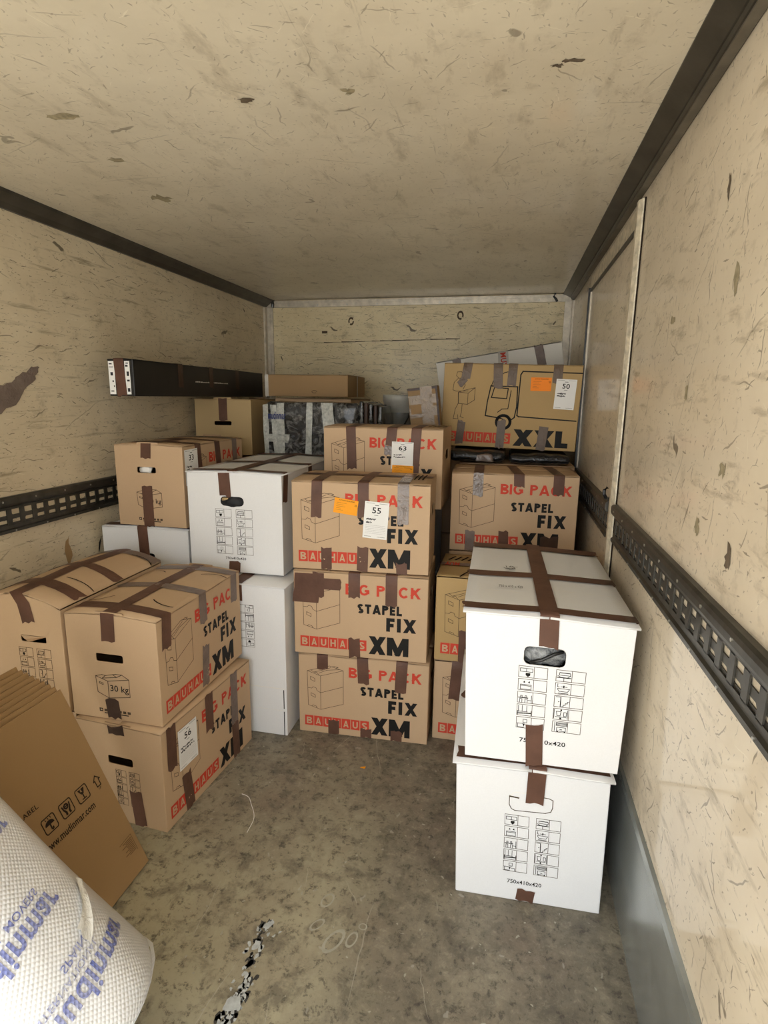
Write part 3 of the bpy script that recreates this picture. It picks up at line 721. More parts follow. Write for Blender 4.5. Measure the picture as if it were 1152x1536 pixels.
# ---- three in the centre stack
c1 = Box(-.754, 2.008, 0, .038, L_, W_, HB).build('moving_box', 'brown box with red and black lettering, on the floor under the centre stack', GX, M['kraft'], holes=[RH], tab={'R': .014, 'L': .014}); xm_print(c1, 'F')
for p in ([('T', (.19, .25), (.19, 0)), ('F', (.19, 1), (.19, .83))], [('T', (.50, .25), (.50, 0)), ('F', (.50, 1), (.51, .68))], [('T', (.80, .25), (.80, 0)), ('F', (.80, 1), (.79, .63))], [('F', (.275, .19), (.275, 0))], [('F', (.53, .11), (.53, 0))], [('F', (.765, .13), (.765, 0))]): c1.tape(p)
c2 = Box(-.766, 2.002, H_, .046, L_, W_, HB).build('moving_box', 'brown box with dark tape over its top left corner, middle of the centre stack', GX, M['kraft'], holes=[RH], tab={'R': .014, 'L': .014}); xm_print(c2, 'F')
for p in ([('T', (.46, .25), (.46, 0)), ('F', (.46, 1), (.46, .72))], [('T', (.735, .25), (.735, 0)), ('F', (.735, 1), (.735, .65))], [('F', (.46, .225), (.465, 0))], [('F', (.16, .86), (.355, .86))], [('F', (.19, 1), (.19, .70))]): c2.tape(p)
c2.tape([('F', (-.0, .80), (.20, .80))], .12, 'tape', .0018)
c3 = Box(-.769, 2.007, 2*H_, .06, L_, W_, HB).build('moving_box', 'brown box with white label 55 and orange label, top of the centre stack', GX, M['kraft'], holes=[RH], tab={'R': .014, 'L': .014}, ridge=.006); xm_print(c3, 'F')
c3.tape([('T', (.20, .8), (.19, 0)), ('F', (.19, 1), (.18, .60))], .042); c3.tape([('T', (.54, .9), (.525, 0)), ('F', (.525, 1), (.525, .62))], .042)
c3.tape([('T', (.82, .8), (.81, 0)), ('F', (.81, 1), (.81, .56))], .043, 'tape_shiny'); c3.tape([('F', (.255, .255), (.255, 0))], .042); c3.tape([('F', (.525, .28), (.52, 0))], .043); c3.tape([('F', (.805, .12), (.81, 0))], .042); c3.tape([('T', (.0, .5), (1, .5))], .045)
c3.label('F', .40, .735, .092, .058, -.13, None, 'orange'); c3.label('F', .618, .595, .093, .142, -.07, '55', 'white', txt=(.50, .32))
slits(c3, [((.90, .25), (.905, .45), (.915, .65)), ((.93, .25), (.935, .45), (.945, .65)), ((.87, .25), (.875, .45), (.885, .65))], w=.006)
# ---- the box behind them with label 63
b63 = Box(-.77, 2.407, .891, -.01, L_, W_, HB).build('moving_box', 'brown box with white label 63 over an orange sticker, behind the centre stack', GX, M['kraft'], holes=[RH], tab={'R': .014, 'L': .014}, ridge=.004); xm_print(b63, 'F')
b63.tape([('T', (.25, .9), (.235, 0)), ('F', (.235, 1), (.245, .47))], .044); b63.tape([('T', (.59, .9), (.585, 0)), ('F', (.585, 1), (.57, .77))], .045); b63.tape([('T', (.80, .9), (.785, 0)), ('F', (.785, 1), (.765, .40))], .044); b63.tape([('F', (.56, .79), (.555, .66))], .04, 'tape_shiny')
b63.label('F', .677, .485, .094, .04, -.02, None, 'orange', off=.005); b63.label('F', .672, .665, .095, .118, -.02, '63', 'white', off=.0045, txt=(.42, .62))
slits(b63, [((.86+.04*k, .2), (.875+.04*k, .4), (.90+.04*k, .6)) for k in range(4)], w=.007)
# ---- right stack
r0 = Box(-.209, 2.082, 0, 0, L_, W_, HB).build('moving_box', 'brown box on the floor of the right stack, half hidden behind the white boxes', GX, M['kraft'], tab={'R': .014, 'L': .014}); xm_print(r0, 'F')
r0.tape([('T', (.20, .25), (.20, 0)), ('F', (.20, 1), (.18, .53))], .07)
r1 = Box(-.21, 2.07, H_, 0, L_, W_, HB).build('moving_box', 'ochre brown box second from the floor in the right stack, white tape on its lid', GX, M['ochre'], tab={'R': .014, 'L': .014}); xm_print(r1, 'F')
r1.tape([('F', (.215, .38), (.215, 0))], .04); r1.tape([('T', (.0, .5), (1, .5))], .04, 'paper_tape' if 'paper_tape' in M else 'tape_grey', name='white_tape')
g = Geo(); r1.text(g, 'T', 'MUY', .14, .57, .03, .43, .02, 0, 0, .0045); g.obj('tape_lettering', M['red'], r1.t, False, False)
slits(r1, [((.17, .0), (.20, .2), (.26, .3))], w=.006); slits(r1, [((.05+.05*k, .68), (.07+.05*k, .76), (.09+.05*k, .84)) for k in range(4)], w=.009)
r3 = Box(-.199, 2.44, .706, .03, L_, W_, HB).build('moving_box', 'brown box right below the big van box, behind the tall white boxes', GX, M['kraft'], holes=[RH], tab={'R': .014, 'L': .014}); xm_print(r3, 'F')
r3.tape([('T', (.215, .9), (.215, 0))], .042); r3.tape([('F', (.215, 1), (.215, .71))], .043, 'tape_shiny'); r3.tape([('T', (.49, .9), (.535, 0)), ('F', (.535, 1), (.54, .85))], .044); r3.tape([('T', (.80, .9), (.845, 0)), ('F', (.845, 1), (.845, .76))], .045)
r3.tape([('F', (.165, .26), (.165, 0))], .042, 'tape_grey'); r3.tape([('F', (.435, .28), (.44, 0))], .042); r3.tape([('F', (.80, .235), (.80, 0))], .075, 'tape_dark')
# ---- the big van box
xx = Box(-.314, 2.964, 1.128, -.04, .673, .40, .415, roll=-.022).build('moving_box', 'large ochre box with a removal van drawing and label 50, by the side door', GX, M['ochre'])
g = Geo()
btext(xx, g, 'F', 'XXL', .548, .035, .943, .235, .29, 1, gap=.06); bauhaus(xx, g, 'F', .055, .055, .53, .18, 0, 4)
for pts, w in (([(.466, .345), (.44, .36), (.33, .384), (.338, .55), (.357, .74), (.552, .739), (.556, .5), (.544, .374), (.524, .347)], .006), ([(.582, .92), (1.0, .913)], .006), ([(.582, .92), (.568, .88), (.563, .40), (.575, .387), (.985, .362)], .006),
               ([(.36, .74), (.372, .80), (.402, .843), (.45, .90), (.504, .925)], .004), ([(.384, .723), (.485, .716), (.478, .596), (.366, .603), (.384, .723)], .005), ([(.507, .691), (.500, .58), (.493, .476), (.45, .47), (.42, .431)], .004)):
    xx.stroke(g, 'F', pts, w, 1)
xx.stroke(g, 'F', [(.466+.050*math.cos(a), .315+.078*math.sin(a)) for a in [k*math.pi/14 for k in range(29)]], .014, 1)
for pts in ([(.10, .895), (.095, .85), (.115, .82), (.145, .83), (.15, .87), (.13, .90), (.10, .895)], [(.11, .82), (.08, .77), (.074, .68), (.10, .665), (.19, .672)], [(.115, .65), (.12, .52), (.10, .45), (.088, .332), (.125, .33), (.12, .38)], [(.15, .51), (.148, .41), (.14, .36), (.165, .345)], [(.15, .80), (.165, .74), (.15, .69)],
            [(.118, .655), (.185, .69), (.241, .713), (.24, .565), (.19, .511), (.121, .518), (.118, .655)], [(.118, .655), (.19, .645), (.241, .713)], [(.19, .645), (.19, .511)]):
    xx.stroke(g, 'F', pts, .0028, 2)
g.obj('printing', [M['red'], M['black'], M['line'], M['kraft'], M['ochre']], xx.t, False, False)
xx.tape([('T', (.18, .5), (.18, 0)), ('F', (.18, 1), (.165, .82))], .045, 'tape_mid'); xx.tape([('F', (.165, .83), (.12, .74))], .035, 'tape_mid'); xx.tape([('T', (.40, .5), (.40, 0)), ('F', (.40, 1), (.41, .72))], .046, 'tape_mid'); xx.tape([('T', (.51, .5), (.51, 0)), ('F', (.51, 1), (.505, .74))], .044, 'tape_mid'); xx.tape([('T', (.83, .5), (.83, 0)), ('F', (.83, 1), (.83, .80))], .045, 'tape_mid')
xx.tape([('F', (.155, .31), (.14, .02))], .04, 'tape_mid'); xx.tape([('F', (.455, .34), (.45, 0))], .042, 'tape_mid'); xx.tape([('F', (.765, .29), (.75, 0))], .045, 'tape_mid')
xx.label('F', .717, .776, .098, .065, 0.01, '50', 'orange'); xx.label('F', .892, .667, .096, .145, -.03, '50', 'white', off=.003, txt=(.52, .50))
# ---- left front stack
E30 = ('F', .318, .570, .615, .645, .006)
lbl = Box(-1.283, 1.40, 0, -.075, W_, L_, HB).build('moving_box', 'brown box with white label 56, on the floor of the left front stack', GX, M['kraft'], holes=[('F', .36, .60, .65, .68, .006)], tab={'F': .014, 'B': .014}); xm_print(lbl, 'R')
list_print(lbl, 'F', .44, .55, .72, .18, 5, size=False)
for p in ([('R', (.09, 1), (.085, .575))], [('R', (.478, 1), (.475, .60))], [('F', (.66, .36), (.70, -.0))], [('R', (.205, .40), (.235, 0))]): lbl.tape(p)
lbl.tape([('R', (.78, 1), (.775, .42))], .046, 'tape_grey'); lbl.tape([('R', (.775, .42), (.785, 0))], .046); lbl.tape([('F', (.48, 1), (.49, .91))], .06, 'tape_dark')
lbl.label('R', .236, .685, .098, .143, 0.0, '56', 'white', off=.003, txt=(.75, .80))
lbu = Box(-1.293, 1.408, H_, -.01, W_, L_, HB).build('moving_box', 'brown box marked 30 kg on its end, upper right in the left front stack', GX, M['kraft'], holes=[E30], tab={'F': .022, 'B': .022}, ridge=.012); xm_print(lbu, 'R'); end30_print(lbu, 'F')
lbu.tape([('F', (.475, .775), (.485, 1.02)), ('T', (.485, 0), (.48, 1))], .048); lbu.tape([('F', (.455, .205), (.475, .022))], .048, 'tape_dark')
lbu.tape([('T', (0, .13), (1, .10)), ('R', (.10, 1), (.085, .71))], .048); lbu.tape([('T', (0, .50), (1, .50)), ('R', (.49, 1), (.495, .69))], .046, 'tape_grey'); lbu.tape([('T', (0, .90), (1, .92)), ('R', (.91, 1), (.905, .70))], .046, 'tape_grey'); lbu.tape([('R', (.505, .45), (.482, .022))], .044, 'tape_grey')
slits(lbu, [((.03, .19), (.12, .19), (.22, .27)), ((.69, .26), (.80, .20), (.955, .21)), ((.11, .80), (.18, .82), (.26, .77)), ((.71, .79), (.85, .86), (1., .81))])
lcu = Box(-1.614, 1.403, .360, 0, .312, L_, .350).build('moving_box', 'brown box with a torn handle hole, beside the one marked 30 kg, left wall', GX, M['kraft'], holes=[('F', .50, .655, .80, .715, .005)], tab={'F': .022, 'B': .022}, ridge=.05); list_print(lcu, 'F', .46, .595, .84, .10, 5, size=False)
lcu.tape([('F', (.615, .85), (.58, 1.02)), ('T', (.50, 0), (.50, 1))], .048); lcu.tape([('T', (.0, .22), (1, .17))], .05); lcu.tape([('T', (0, .56), (1, .52))], .048); lcu.tape([('T', (0, .93), (1, .96))], .05, 'tape_grey')
slits(lcu, [((.66, .30), (.85, .32), (.99, .29)), ((.72, .90), (.88, .95), (1.0, .88)), ((.2, .80), (.24, .80), (.28, .80)), ((.12, .30), (.2, .33), (.28, .30))])
g = Geo(); g.add([lcu.P('F', .5, .715, .001), lcu.P('F', .80, .715, .001), lcu.P('F', .74, .690, -.012), lcu.P('F', .62, .668, .010), lcu.P('F', .52, .668, -.006)], [(0, 1, 2, 3, 4)]); g.obj('torn_handle_flap', M['kraft'], lcu.t, False, False)
lcl = Box(-1.612, 1.42, 0, 0, .314, L_, .353).build('moving_box', 'brown box on the floor by the left wall, hidden behind the flattened cartons', GX, M['kraft'])
# ---- left middle: box 33 on a white box, white stack
wu = Box(-1.689, 2.092, .385, .03, .41, .75, .415).build('moving_box', 'white box against the left wall, below the brown box with label 33', GW, M['whiteb'], M['whiteb'], holes=[('F', .36, .68, .60, .73, .01)], flap_lift=.006)
wu.tape([('T', (.49, .35), (.48, 0)), ('F', (.48, 1), (.49, .70))], .048); wu.tape([('T', (0, .05), (1, .05))], .05)
b33 = Box(-1.602, 2.10, .812, -.010, W_, L_, HB).build('moving_box', 'brown box with white label 33, on the white box by the left wall', GX, M['kraft'], holes=[('F', .325, .665, .60, .735, .006)], tab={'F': .024, 'B': .024}, ridge=.006); xm_print(b33, 'R'); end30_print(b33, 'F')
b33.tape([('T', (.485, .5), (.48, 0)), ('F', (.48, 1.02), (.465, .85))], .048); b33.tape([('F', (.455, .50), (.455, 0))], .05)
b33.tape([('T', (0, .22), (1, .22)), ('R', (.22, 1), (.245, .60))], .046); b33.tape([('T', (0, .53), (1, .53)), ('R', (.53, 1), (.56, .60))], .046); b33.tape([('T', (0, .84), (1, .84)), ('R', (.84, 1), (.85, .60))], .046, 'tape_grey')
b33.label('R', .115, .74, .10, .15, .02, '33', 'white', off=.003, txt=(.5, .3))
g = Geo(); g.tube([b33.P('F', .36, .69, -.02), b33.P('F', .44, .71, -.012), b33.P('F', .50, .69, -.02)], .016, 8); g.obj('paper_wadding', M['paper'], b33.t, True)
lwl = Box(-1.197, 1.955, 0, 0, .41, .75, .638).build('moving_box', 'tall white box upside down on the floor between the brown stacks, loose flaps downward', GW, M['whiteb'], M['whiteb'], over=.004); list_print(lwl, 'F', .30, .875, .68, .59, 5, True, False)
lwl.tape([('F', (.50, 1), (.50, .885))], .055); lwl.tape([('T', (.5, .3), (.5, 0))], .055)
g = Geo(); lwl.rect(g, 'F', 0, .325, 1, .329, .0005, 0); lwl.rect(g, 'F', 0, .175, 1, .177, .0005, 0); lwl.rect(g, 'R', 0, .325, 1, .328, .0005, 0)
for v0, v1 in ((.0, .17), (.19, .32)): lwl.rect(g, 'F', .966, v0, .975, v1, .0006, 1)
g.obj('crease', [M['greyb'], M['dark']], lwl.t, False, False)
lwu = Box(-1.243, 2.06, .648, .012, .41, .74, .415).build('moving_box', 'white box with black handle hole beside the centre stack, on a tall white box', GW, M['whiteb'], M['whiteb'], holes=[('F', .352, .672, .60, .765, .018)], over=.004, flap_lift=.006)
list_print(lwu, 'F', .295, .64, .685, .175, 5, tx=(.385, .133, .605, .158))
lwu.tape([('T', (.505, 1), (.495, 0)), ('F', (.40, 1), (.41, .765))], .05); lwu.tape([('T', (0, .05), (1, .05)), ('R', (.06, 1), (.04, .73))], .05); lwu.tape([('T', (0, .46), (1, .46)), ('R', (.46, 1), (.46, .85))], .05); lwu.tape([('T', (0, .95), (1, .95))], .05); lwu.tape([('F', (.485, .12), (.475, 0))], .05)
g = Geo(); g.tube([lwu.P('F', .37, .735, -.006), lwu.P('F', .47, .742, -.006)], .007, 8); g.obj('wooden_rod', M['plainbox'], lwu.t, True)
g = Geo(); g.tube([lwu.P('F', .37, .70, -.03), lwu.P('F', .48, .715, -.02), lwu.P('F', .59, .70, -.03)], .03, 8); g.obj('dark_contents', M['dark'], lwu.t, True)
# ---- right front: two white boxes
rwl = Box(-.060, 1.367, 0, .03, .41, .690, .414, adj={'FBL': (.0126, 0), 'FBR': (-.009, 0), 'FTR': (-.014, -.004)}).build('moving_box', 'white box on the floor at the right wall, closed handle hole under torn tape', GW, M['whiteb'], M['whiteb'], over=.010, flap_lift=.004)
list_print(rwl, 'F', .335, .655, .705, .215, 5, tx=(.365, .135, .60, .165))
g = Geo(); W, H = rwl.dim['F']
rwl.stroke(g, 'F', [(.36, .795), (.36, .73), (.375, .70), (.40, .69), (.60, .70), (.635, .715), (.645, .745), (.645, .80), (.62, .81), (.53, .815)], .0022, 0); rwl.stroke(g, 'F', [(.36, .795), (.40, .825), (.48, .825)], .0016, 1); rwl.stroke(g, 'F', [(.365, .79), (.42, .785)], .004, 0)
g.obj('handle_cut', [M['line'], M['greyb']], rwl.t, False, False)
rwl.tape([('T', (.53, .06), (.535, -.012)), ('F', (.535, 1.005), (.525, .77))], .048, 'tape', .0035); rwl.tape([('F', (.50, .105), (.485, 0))], .05)
for v in (.05, .5): rwl.tape([('T', (0, v), (1, v)), ('R', (v, 1), (v, .85))], .05)
rwl.tape([('L', (.93, .85), (.93, 1))], .05)
rwu = Box(-.052, 1.367, .432, .02, .41, .690, .410, adj={'FBL': (.0135, 0), 'FBR': (-.010, 0), 'FTR': (0, -.010)}).build('moving_box', 'white box showing a grey bundle in its handle hole, on another white box', GW, M['whiteb'], M['whiteb'], holes=[('F', .362, .685, .614, .805, .014)], over=.007, flap_lift=.005)
list_print(rwu, 'F', .335, .672, .74, .235, 5, tx=(.36, .148, .655, .178))
rwu.tape([('T', (.495, 1), (.50, -.008)), ('F', (.50, 1.002), (.505, .81))], .047, 'tape', .003); rwu.tape([('T', (-.02, .455), (1.02, .48)), ('R', (.47, 1), (.47, .85))], .05); rwu.tape([('T', (-.02, .045), (1.02, .06)), ('R', (.06, 1), (.06, .85))], .042); rwu.tape([('T', (-.02, .945), (1.02, .945))], .06); rwu.tape([('L', (.93, .70), (.93, 1))], .05)
rwu.tape([('F', (.45, .285), (.465, -.01))], .045, 'tape', .0016)
g = Geo(); rwu.stroke(g, 'T', [(.62, .85), (.645, .655)], .002, 1); rwu.stroke(g, 'T', [(.93, .875), (.955, .69)], .002, 1); rwu.stroke(g, 'T', [(.0, .25), (.47, .23)], .0016, 0); rwu.stroke(g, 'T', [(.54, .30), (1, .31)], .0016, 0)
rn = random.Random(3)
for k in range(16):
    a, b = .22+rn.random()*.10, .53+rn.random()*.035; rwu.stroke(g, 'T', [(a, b), (a+rn.uniform(-.04, .04), b+rn.uniform(-.02, .02))], .0025, 2, .006)
rwu.text(g, 'T', '750 x 410 x 420', .20, .27, .36, .30, .0, 0, 2, .006)
g.obj('printing', [M['greyb'], M['line'], M['black']], rwu.t, False, False)
# grey bundle in the handle hole
bmh = bmesh.new(); bmesh.ops.create_uvsphere(bmh, u_segments=28, v_segments=16, radius=1)
cc = rwu.P('F', .487, .735, -.045)
for v in bmh.verts:
    n = v.co.normalized(); r = 1+.06*math.sin(9*n.x+4*n.z)+.05*math.sin(13*n.z+5*n.y)+.03*math.sin(23*n.x*n.z)
    v.co = cc + Vector((n.x*.072*r, n.y*.038*r, n.z*.036*r)) - rwu.t.location
me = bpy.data.meshes.new('grey_bundle'); bmh.to_mesh(me); bmh.free()
mb, nt, bb = mat('crinkled_grey_film'); t_ = NT(nt); f_, _ = t_.noise(t_.coord(), 45, 5, .7, 1.5)
t_.l(t_.mix(t_.ramp(f_, .35, .65), (.06, .065, .07), (.34, .35, .35)), bb.inputs['Base Color']); bb.inputs['Roughness'].default_value = .22; t_.l(t_.bump(f_, .8, .006), bb.inputs['Normal'])
M['film_grey'] = mb; me.materials.append(mb); me.polygons.foreach_set('use_smooth', [True]*len(me.polygons))
o = bpy.data.objects.new('grey_bundle', me); COL.objects.link(o); o.parent = rwu.t
Geo().tube([rwu.P('F', .40, .695, -.004), rwu.P('F', .47, .72, -.0025), rwu.P('F', .54, .765, -.003), rwu.P('F', .60, .785, -.008)], .0042, 6).obj('black_strap', M['blackpl'], rwu.t, True)
# ---- boxes further back
pl = Box(-1.68, 2.89, 1.042, .05, .33, .50, .303).build('moving_box', 'plain pale brown box with a dark handle slot under the long black box', GX, M['plainbox'], holes=[('F', .345, .535, .645, .605, .006)], tab={'F': .034, 'B': .034})
pl.tape([('F', (.505, 1.03), (.505, .62))], .05)
# support stacks that mostly hide behind the front rows
def plainbox(x, y, z, yaw, w, l, h, label, m='kraft', grp=GX): return Box(x, y, z, yaw, w, l, h-.010).build('moving_box', label, grp, M[m], M['whiteb'] if m == 'whiteb' else None)
for k in range(3): plainbox(-1.69, 2.93, .3472*k, 0, .315, .47, .3465, ('brown box on the floor', 'middle brown box', 'upper brown box')[k]+' of the hidden stack under the plain pale box')
for k in range(2): plainbox(-1.245, 2.87, .515*k, 0, .46, .32, .5145, ('lower', 'upper')[k]+' brown box hidden under the film wrapped bundle')
for k in range(3): plainbox(-1.345, 3.23, .4545*k, 0, .47, .48, .454, ('lowest', 'middle', 'topmost')[k]+' brown box hidden under the flat brown carton at the back')
for k in range(2): plainbox(-.72, 2.42, .4455*k, 0, .41, .70, .445, ('white box on the floor', 'upper white box')[k]+' hidden under the box with label 63', 'whiteb', GW)
for k in range(2): plainbox(-.82, 3.22, .5625*k, 0, .42, .5, .562, ('lower', 'upper')[k]+' brown box hidden under the grey bin at the back')
plainbox(-.61, 2.75, .892, 0, .28, .33, .296, 'brown box hidden under the small taped carton')
for k in range(2): plainbox(-.20, 2.44, H_*k, .03, L_, W_, H_-.0005, ('brown box on the floor', 'upper brown box')[k]+' hidden under the box below the van box')
for k in range(2): plainbox(-.20, 2.82, .53*k, 0, .55, .50, .529, ('lower', 'upper')[k]+' brown box hidden under the black bags')
for k in range(2): plainbox(-.36, 3.45, .54*k, 0, .66, .48, .539, ('lower', 'upper')[k]+' brown box hidden under the leaning white panel')
plainbox(-1.685, 2.11, 0, .03, .40, .70, .383, 'brown box on the floor under the white box by the left wall')

# ------------------------------------------------------------------ things on top and at the back
# long black carton on the plain box
bk = Box(-1.60, 2.10, 1.3585, .043, .115, 1.40, .148).build('long_carton', 'long thin black carton with white labels on its end, high along the left wall', None, M['blackb'], M['blackb'])
g = Geo()
for u0, u1 in ((.03, .27), (.67, .87)): bk.rect(g, 'F', u0, .05, u1, .95, .0008, 0)
for u, v, w, h in ((.10, .56, .10, .09), (.16, .38, .05, .05), (.20, .25, .04, .04), (.06, .86, .12, .03), (.06, .78, .16, .02), (.08, .12, .12, .03), (.70, .80, .10, .05), (.74, .55, .09, .12), (.74, .40, .10, .05), (.74, .12, .1, .10), (.72, .88, .1, .03)):
    bk.rect(g, 'F', u, v, u+w, v+h, .0013, 1)
g.obj('end_label', [M['paper'], M['dark']], bk.t, False, False)
bk.tape([('T', (.45, .15), (.45, 0)), ('F', (.45, 1), (.52, 0))], .045, 'tape', .002)
for v in (.265, .487, .72): bk.tape([('T', (0, v), (1, v)), ('R', (v, 1), (v, .3))], .045, 'tape_dark')
g = Geo(); rn = random.Random(5); a = .366
while a < .62:
    d = rn.uniform(.004, .016); bk.rect(g, 'R', a, .47, a+d*.7, .49+rn.uniform(0, .02), .0008, 0); a += d
g.obj('faint_lettering', M['greyb'], bk.t, False, False)
# flat brown carton at the back
fb = Box(-1.392, 3.198, 1.366, .035, .503, .46, .124).build('flat_carton', 'flat brown carton behind the long black carton, below the back wall', None, M['brown'], M['brown'])
fb.tape([('F', (.018, 1), (.018, 0))], .022, 'paper_strip'); fb.tape([('T', (.99, .5), (.99, .5001)), ('R', (.52, 1), (.52, 0))][1:], .022, 'paper_strip')
g = Geo(); fb.stroke(g, 'F', [(.60+.03*math.cos(k*.6), .22+.06*math.sin(k*.6)) for k in range(10)], .003, 0); g.obj('printing', M['line'], fb.t, False, False)

# bundle wrapped in film with pale strips of bubble wrap
def soft_block(name, x0, y0, z0, x1, y1, z1, r, mat_, parent, amp=.004, n=7, seed=1, smooth=True):
    bm = bmesh.new(); bmesh.ops.create_cube(bm, size=1)
    for v in bm.verts: v.co = Vector((lerp(x0, x1, v.co.x+.5), lerp(y0, y1, v.co.y+.5), lerp(z0, z1, v.co.z+.5)))
    bmesh.ops.bevel(bm, geom=bm.edges[:], offset=r, segments=3, affect='EDGES', profile=.6)
    bmesh.ops.subdivide_edges(bm, edges=[e for e in bm.edges if e.calc_length() > .05], cuts=n, use_grid_fill=True)
    bmesh.ops.triangulate(bm, faces=[f for f in bm.faces if len(f.verts) > 4]); bm.normal_update()
    for v in bm.verts:
        c = v.co*1.0; q = math.sin(c.x*31+seed)*math.sin(c.z*37+c.x*9)+.6*math.sin(c.x*67+c.z*43+seed)+.5*math.sin(c.z*83-c.y*40)
        v.co += v.normal*amp*q
        v.co.z = max(v.co.z, z0)
    vs = [v.co.copy() for v in bm.verts]; fs = [tuple(v.index for v in f.verts) for f in bm.faces]; bm.free()
    return link_mesh(name, vs, fs, mat_, None, parent, smooth)
mw, nt, bb = mat('dark_bundle_under_film'); t_ = NT(nt); v_ = t_.coord(); f_, _ = t_.noise(v_, 14, 5, .65, 2.2); f2, _ = t_.noise(v_, 40, 4, .6, 1.5)
t_.l(t_.mix(t_.ramp(f_, .45, .7), (.025, .025, .026), (.30, .30, .29)), bb.inputs['Base Color']); bb.inputs['Roughness'].default_value = .2; bb.inputs['Coat Weight'].default_value = .7; bb.inputs['Coat Roughness'].default_value = .1  # pale noise patches in the base colour stand in for highlights on the crinkles
t_.l(t_.bump(f2, .6, .006, t_.bump(f_, 1.0, .03)), bb.inputs['Normal']); M['film_dark'] = mw
wr = thing('wrapped_bundle', 'dark bundle wrapped in clear film with pale bubble wrap strips, behind the white boxes', 'bundle', (-1.0, 3.03, 1.03))
soft_block('film_wrapping', -1.262, 2.885, 1.031, -.74, 3.17, 1.335, .03, M['film_dark'], wr, .005, 7, 1)
for k in range(5): soft_block('padded_layer', -.738+.024*k, 2.90+.006*k, 1.032, -.717+.024*k, 3.16, 1.345-.006*k, .008, M['tape_dark'] if k % 2 else M['film_dark'], wr, .001, 4, k)
ms, nt, bb = mat('pale_bubble_strip'); t_ = NT(nt); f_, _ = t_.noise(t_.coord(), 60, 4, .7)
t_.l(t_.mix(t_.ramp(f_, .3, .75), (.30, .31, .28), (.66, .66, .60)), bb.inputs['Base Color']); bb.inputs['Roughness'].default_value = .25; t_.l(t_.bump(f_, .7, .004), bb.inputs['Normal']); M['strip'] = ms
def strip(pts, name='bubble_strip'):
    """flat strip on the front of the bundle: quad in x,z"""
    g = Geo(); (xa, za), (xb, zb), (xc, zc), (xd, zd) = pts; n = 8
    vs = []
    for i in range(n+1):
        t = i/n
        for j in range(4):
            q = j/3; x = lerp(lerp(xa, xd, t), lerp(xb, xc, t), q); z = lerp(lerp(za, zd, t), lerp(zb, zc, t), q); vs.append((x, 2.874+.003*math.sin(9*t+3*q+xa*20), z))
    g.add(vs, [(i*4+j, i*4+j+1, i*4+j+5, i*4+j+4) for i in range(n) for j in range(3)])
    return g.obj(name, M['strip'], wr, True, False)
strip([(-1.262, 1.035), (-1.235, 1.035), (-1.235, 1.325), (-1.268, 1.32)]); strip([(-1.20, 1.035), (-1.145, 1.035), (-1.145, 1.33), (-1.185, 1.33)]); strip([(-1.205, 1.035), (-1.165, 1.035), (-1.19, 1.32), (-1.225, 1.32)])
strip([(-1.03, 1.035), (-.995, 1.035), (-.985, 1.335), (-1.018, 1.335)]); strip([(-.915, 1.10), (-.855, 1.10), (-.875, 1.335), (-.94, 1.335)]); strip([(-1.262, 1.125), (-1.125, 1.12), (-1.115, 1.165), (-1.262, 1.165)])
M['blue'] = plain('blue_ink', (.035, .05, .19), .5, 0, .3); 
g = Geo(); vs, fs = text_geo('mudinmar', .02); g.add([(lerp(-1.235, -1.135, x), 2.868, lerp(1.245, 1.285, y)) for x, y in vs], fs); g.obj('blue_lettering', M['blue'], wr, False, False)

# small grey waste bin
bn = thing('waste_bin', 'small grey plastic bin with a rim, at the back wall beside the taped carton', 'bin', (-.612, 3.36, 1.115))
def lathe(prof, c, n=40):
    vs = [(c[0]+r*math.cos(2*math.pi*k/n), c[1]+r*math.sin(2*math.pi*k/n), c[2]+z) for r, z in prof for k in range(n)]
    fs = [(i*n+k, i*n+(k+1) % n, (i+1)*n+(k+1) % n, (i+1)*n+k) for i in range(len(prof)-1) for k in range(n)]
    return vs, fs
M['bin'] = plain('grey_plastic', (.20, .205, .19), .3, 0, .5, .2, 14, .05); M['bin2'] = plain('pale_grey_plastic', (.46, .45, .40), .3, 0, .5, .15, 14, .05)
vs, fs = lathe([(.001, 0), (.072, 0), (.078, .004), (.088, .16), (.088, .20), (.084, .20), (.075, .01), (.001, .01)], (-.612, 3.36, 1.115)); link_mesh('bin_body', vs, fs, M['bin'], None, bn, True)
vs, fs = lathe([(.089, .165), (.092, .17), (.094, .225), (.099, .23), (.099, .262), (.094, .268), (.088, .262), (.088, .17), (.089, .165)], (-.612, 3.36, 1.115)); link_mesh('rim_band', vs, fs, M['bin2'], None, bn, True)
g = Geo(); g.tube([(-.612+.094*math.cos(a), 3.36+.094*math.sin(a), 1.275-.10*math.sin((a-3.9)/1.7*math.pi)) for a in [3.9+1.7*k/14 for k in range(15)]], .005, 6); g.obj('bail_handle', M['blackpl'], bn, True)

# small carton wrapped in clear tape, tilted against the van box
M['carton'] = cardboard('small_carton_board', (.30, .19, .09))
sc = Box(-.452, 2.86, 1.196, 0, .150, .09, .215, roll=.12).build('small_carton', 'small brown carton wrapped in shiny clear tape, tilted against the van box', None, M['carton'])
sc.tape([('F', (0, .72), (1, .72))], .045, 'clear'); sc.tape([('F', (0, .42), (1, .45))], .05, 'clear'); sc.tape([('F', (.62, 1), (.62, 0))], .06, 'clear', .0022); sc.tape([('F', (0, .97), (1, .97))], .012, 'tape_dark'); sc.tape([('F', (.97, 0), (.97, 1))], .010, 'tape_dark', .002)
g = Geo(); sc.rect(g, 'F', .06, .40, .42, .62, .003); g.obj('paper_patch', M['brown'], sc.t, False, False)

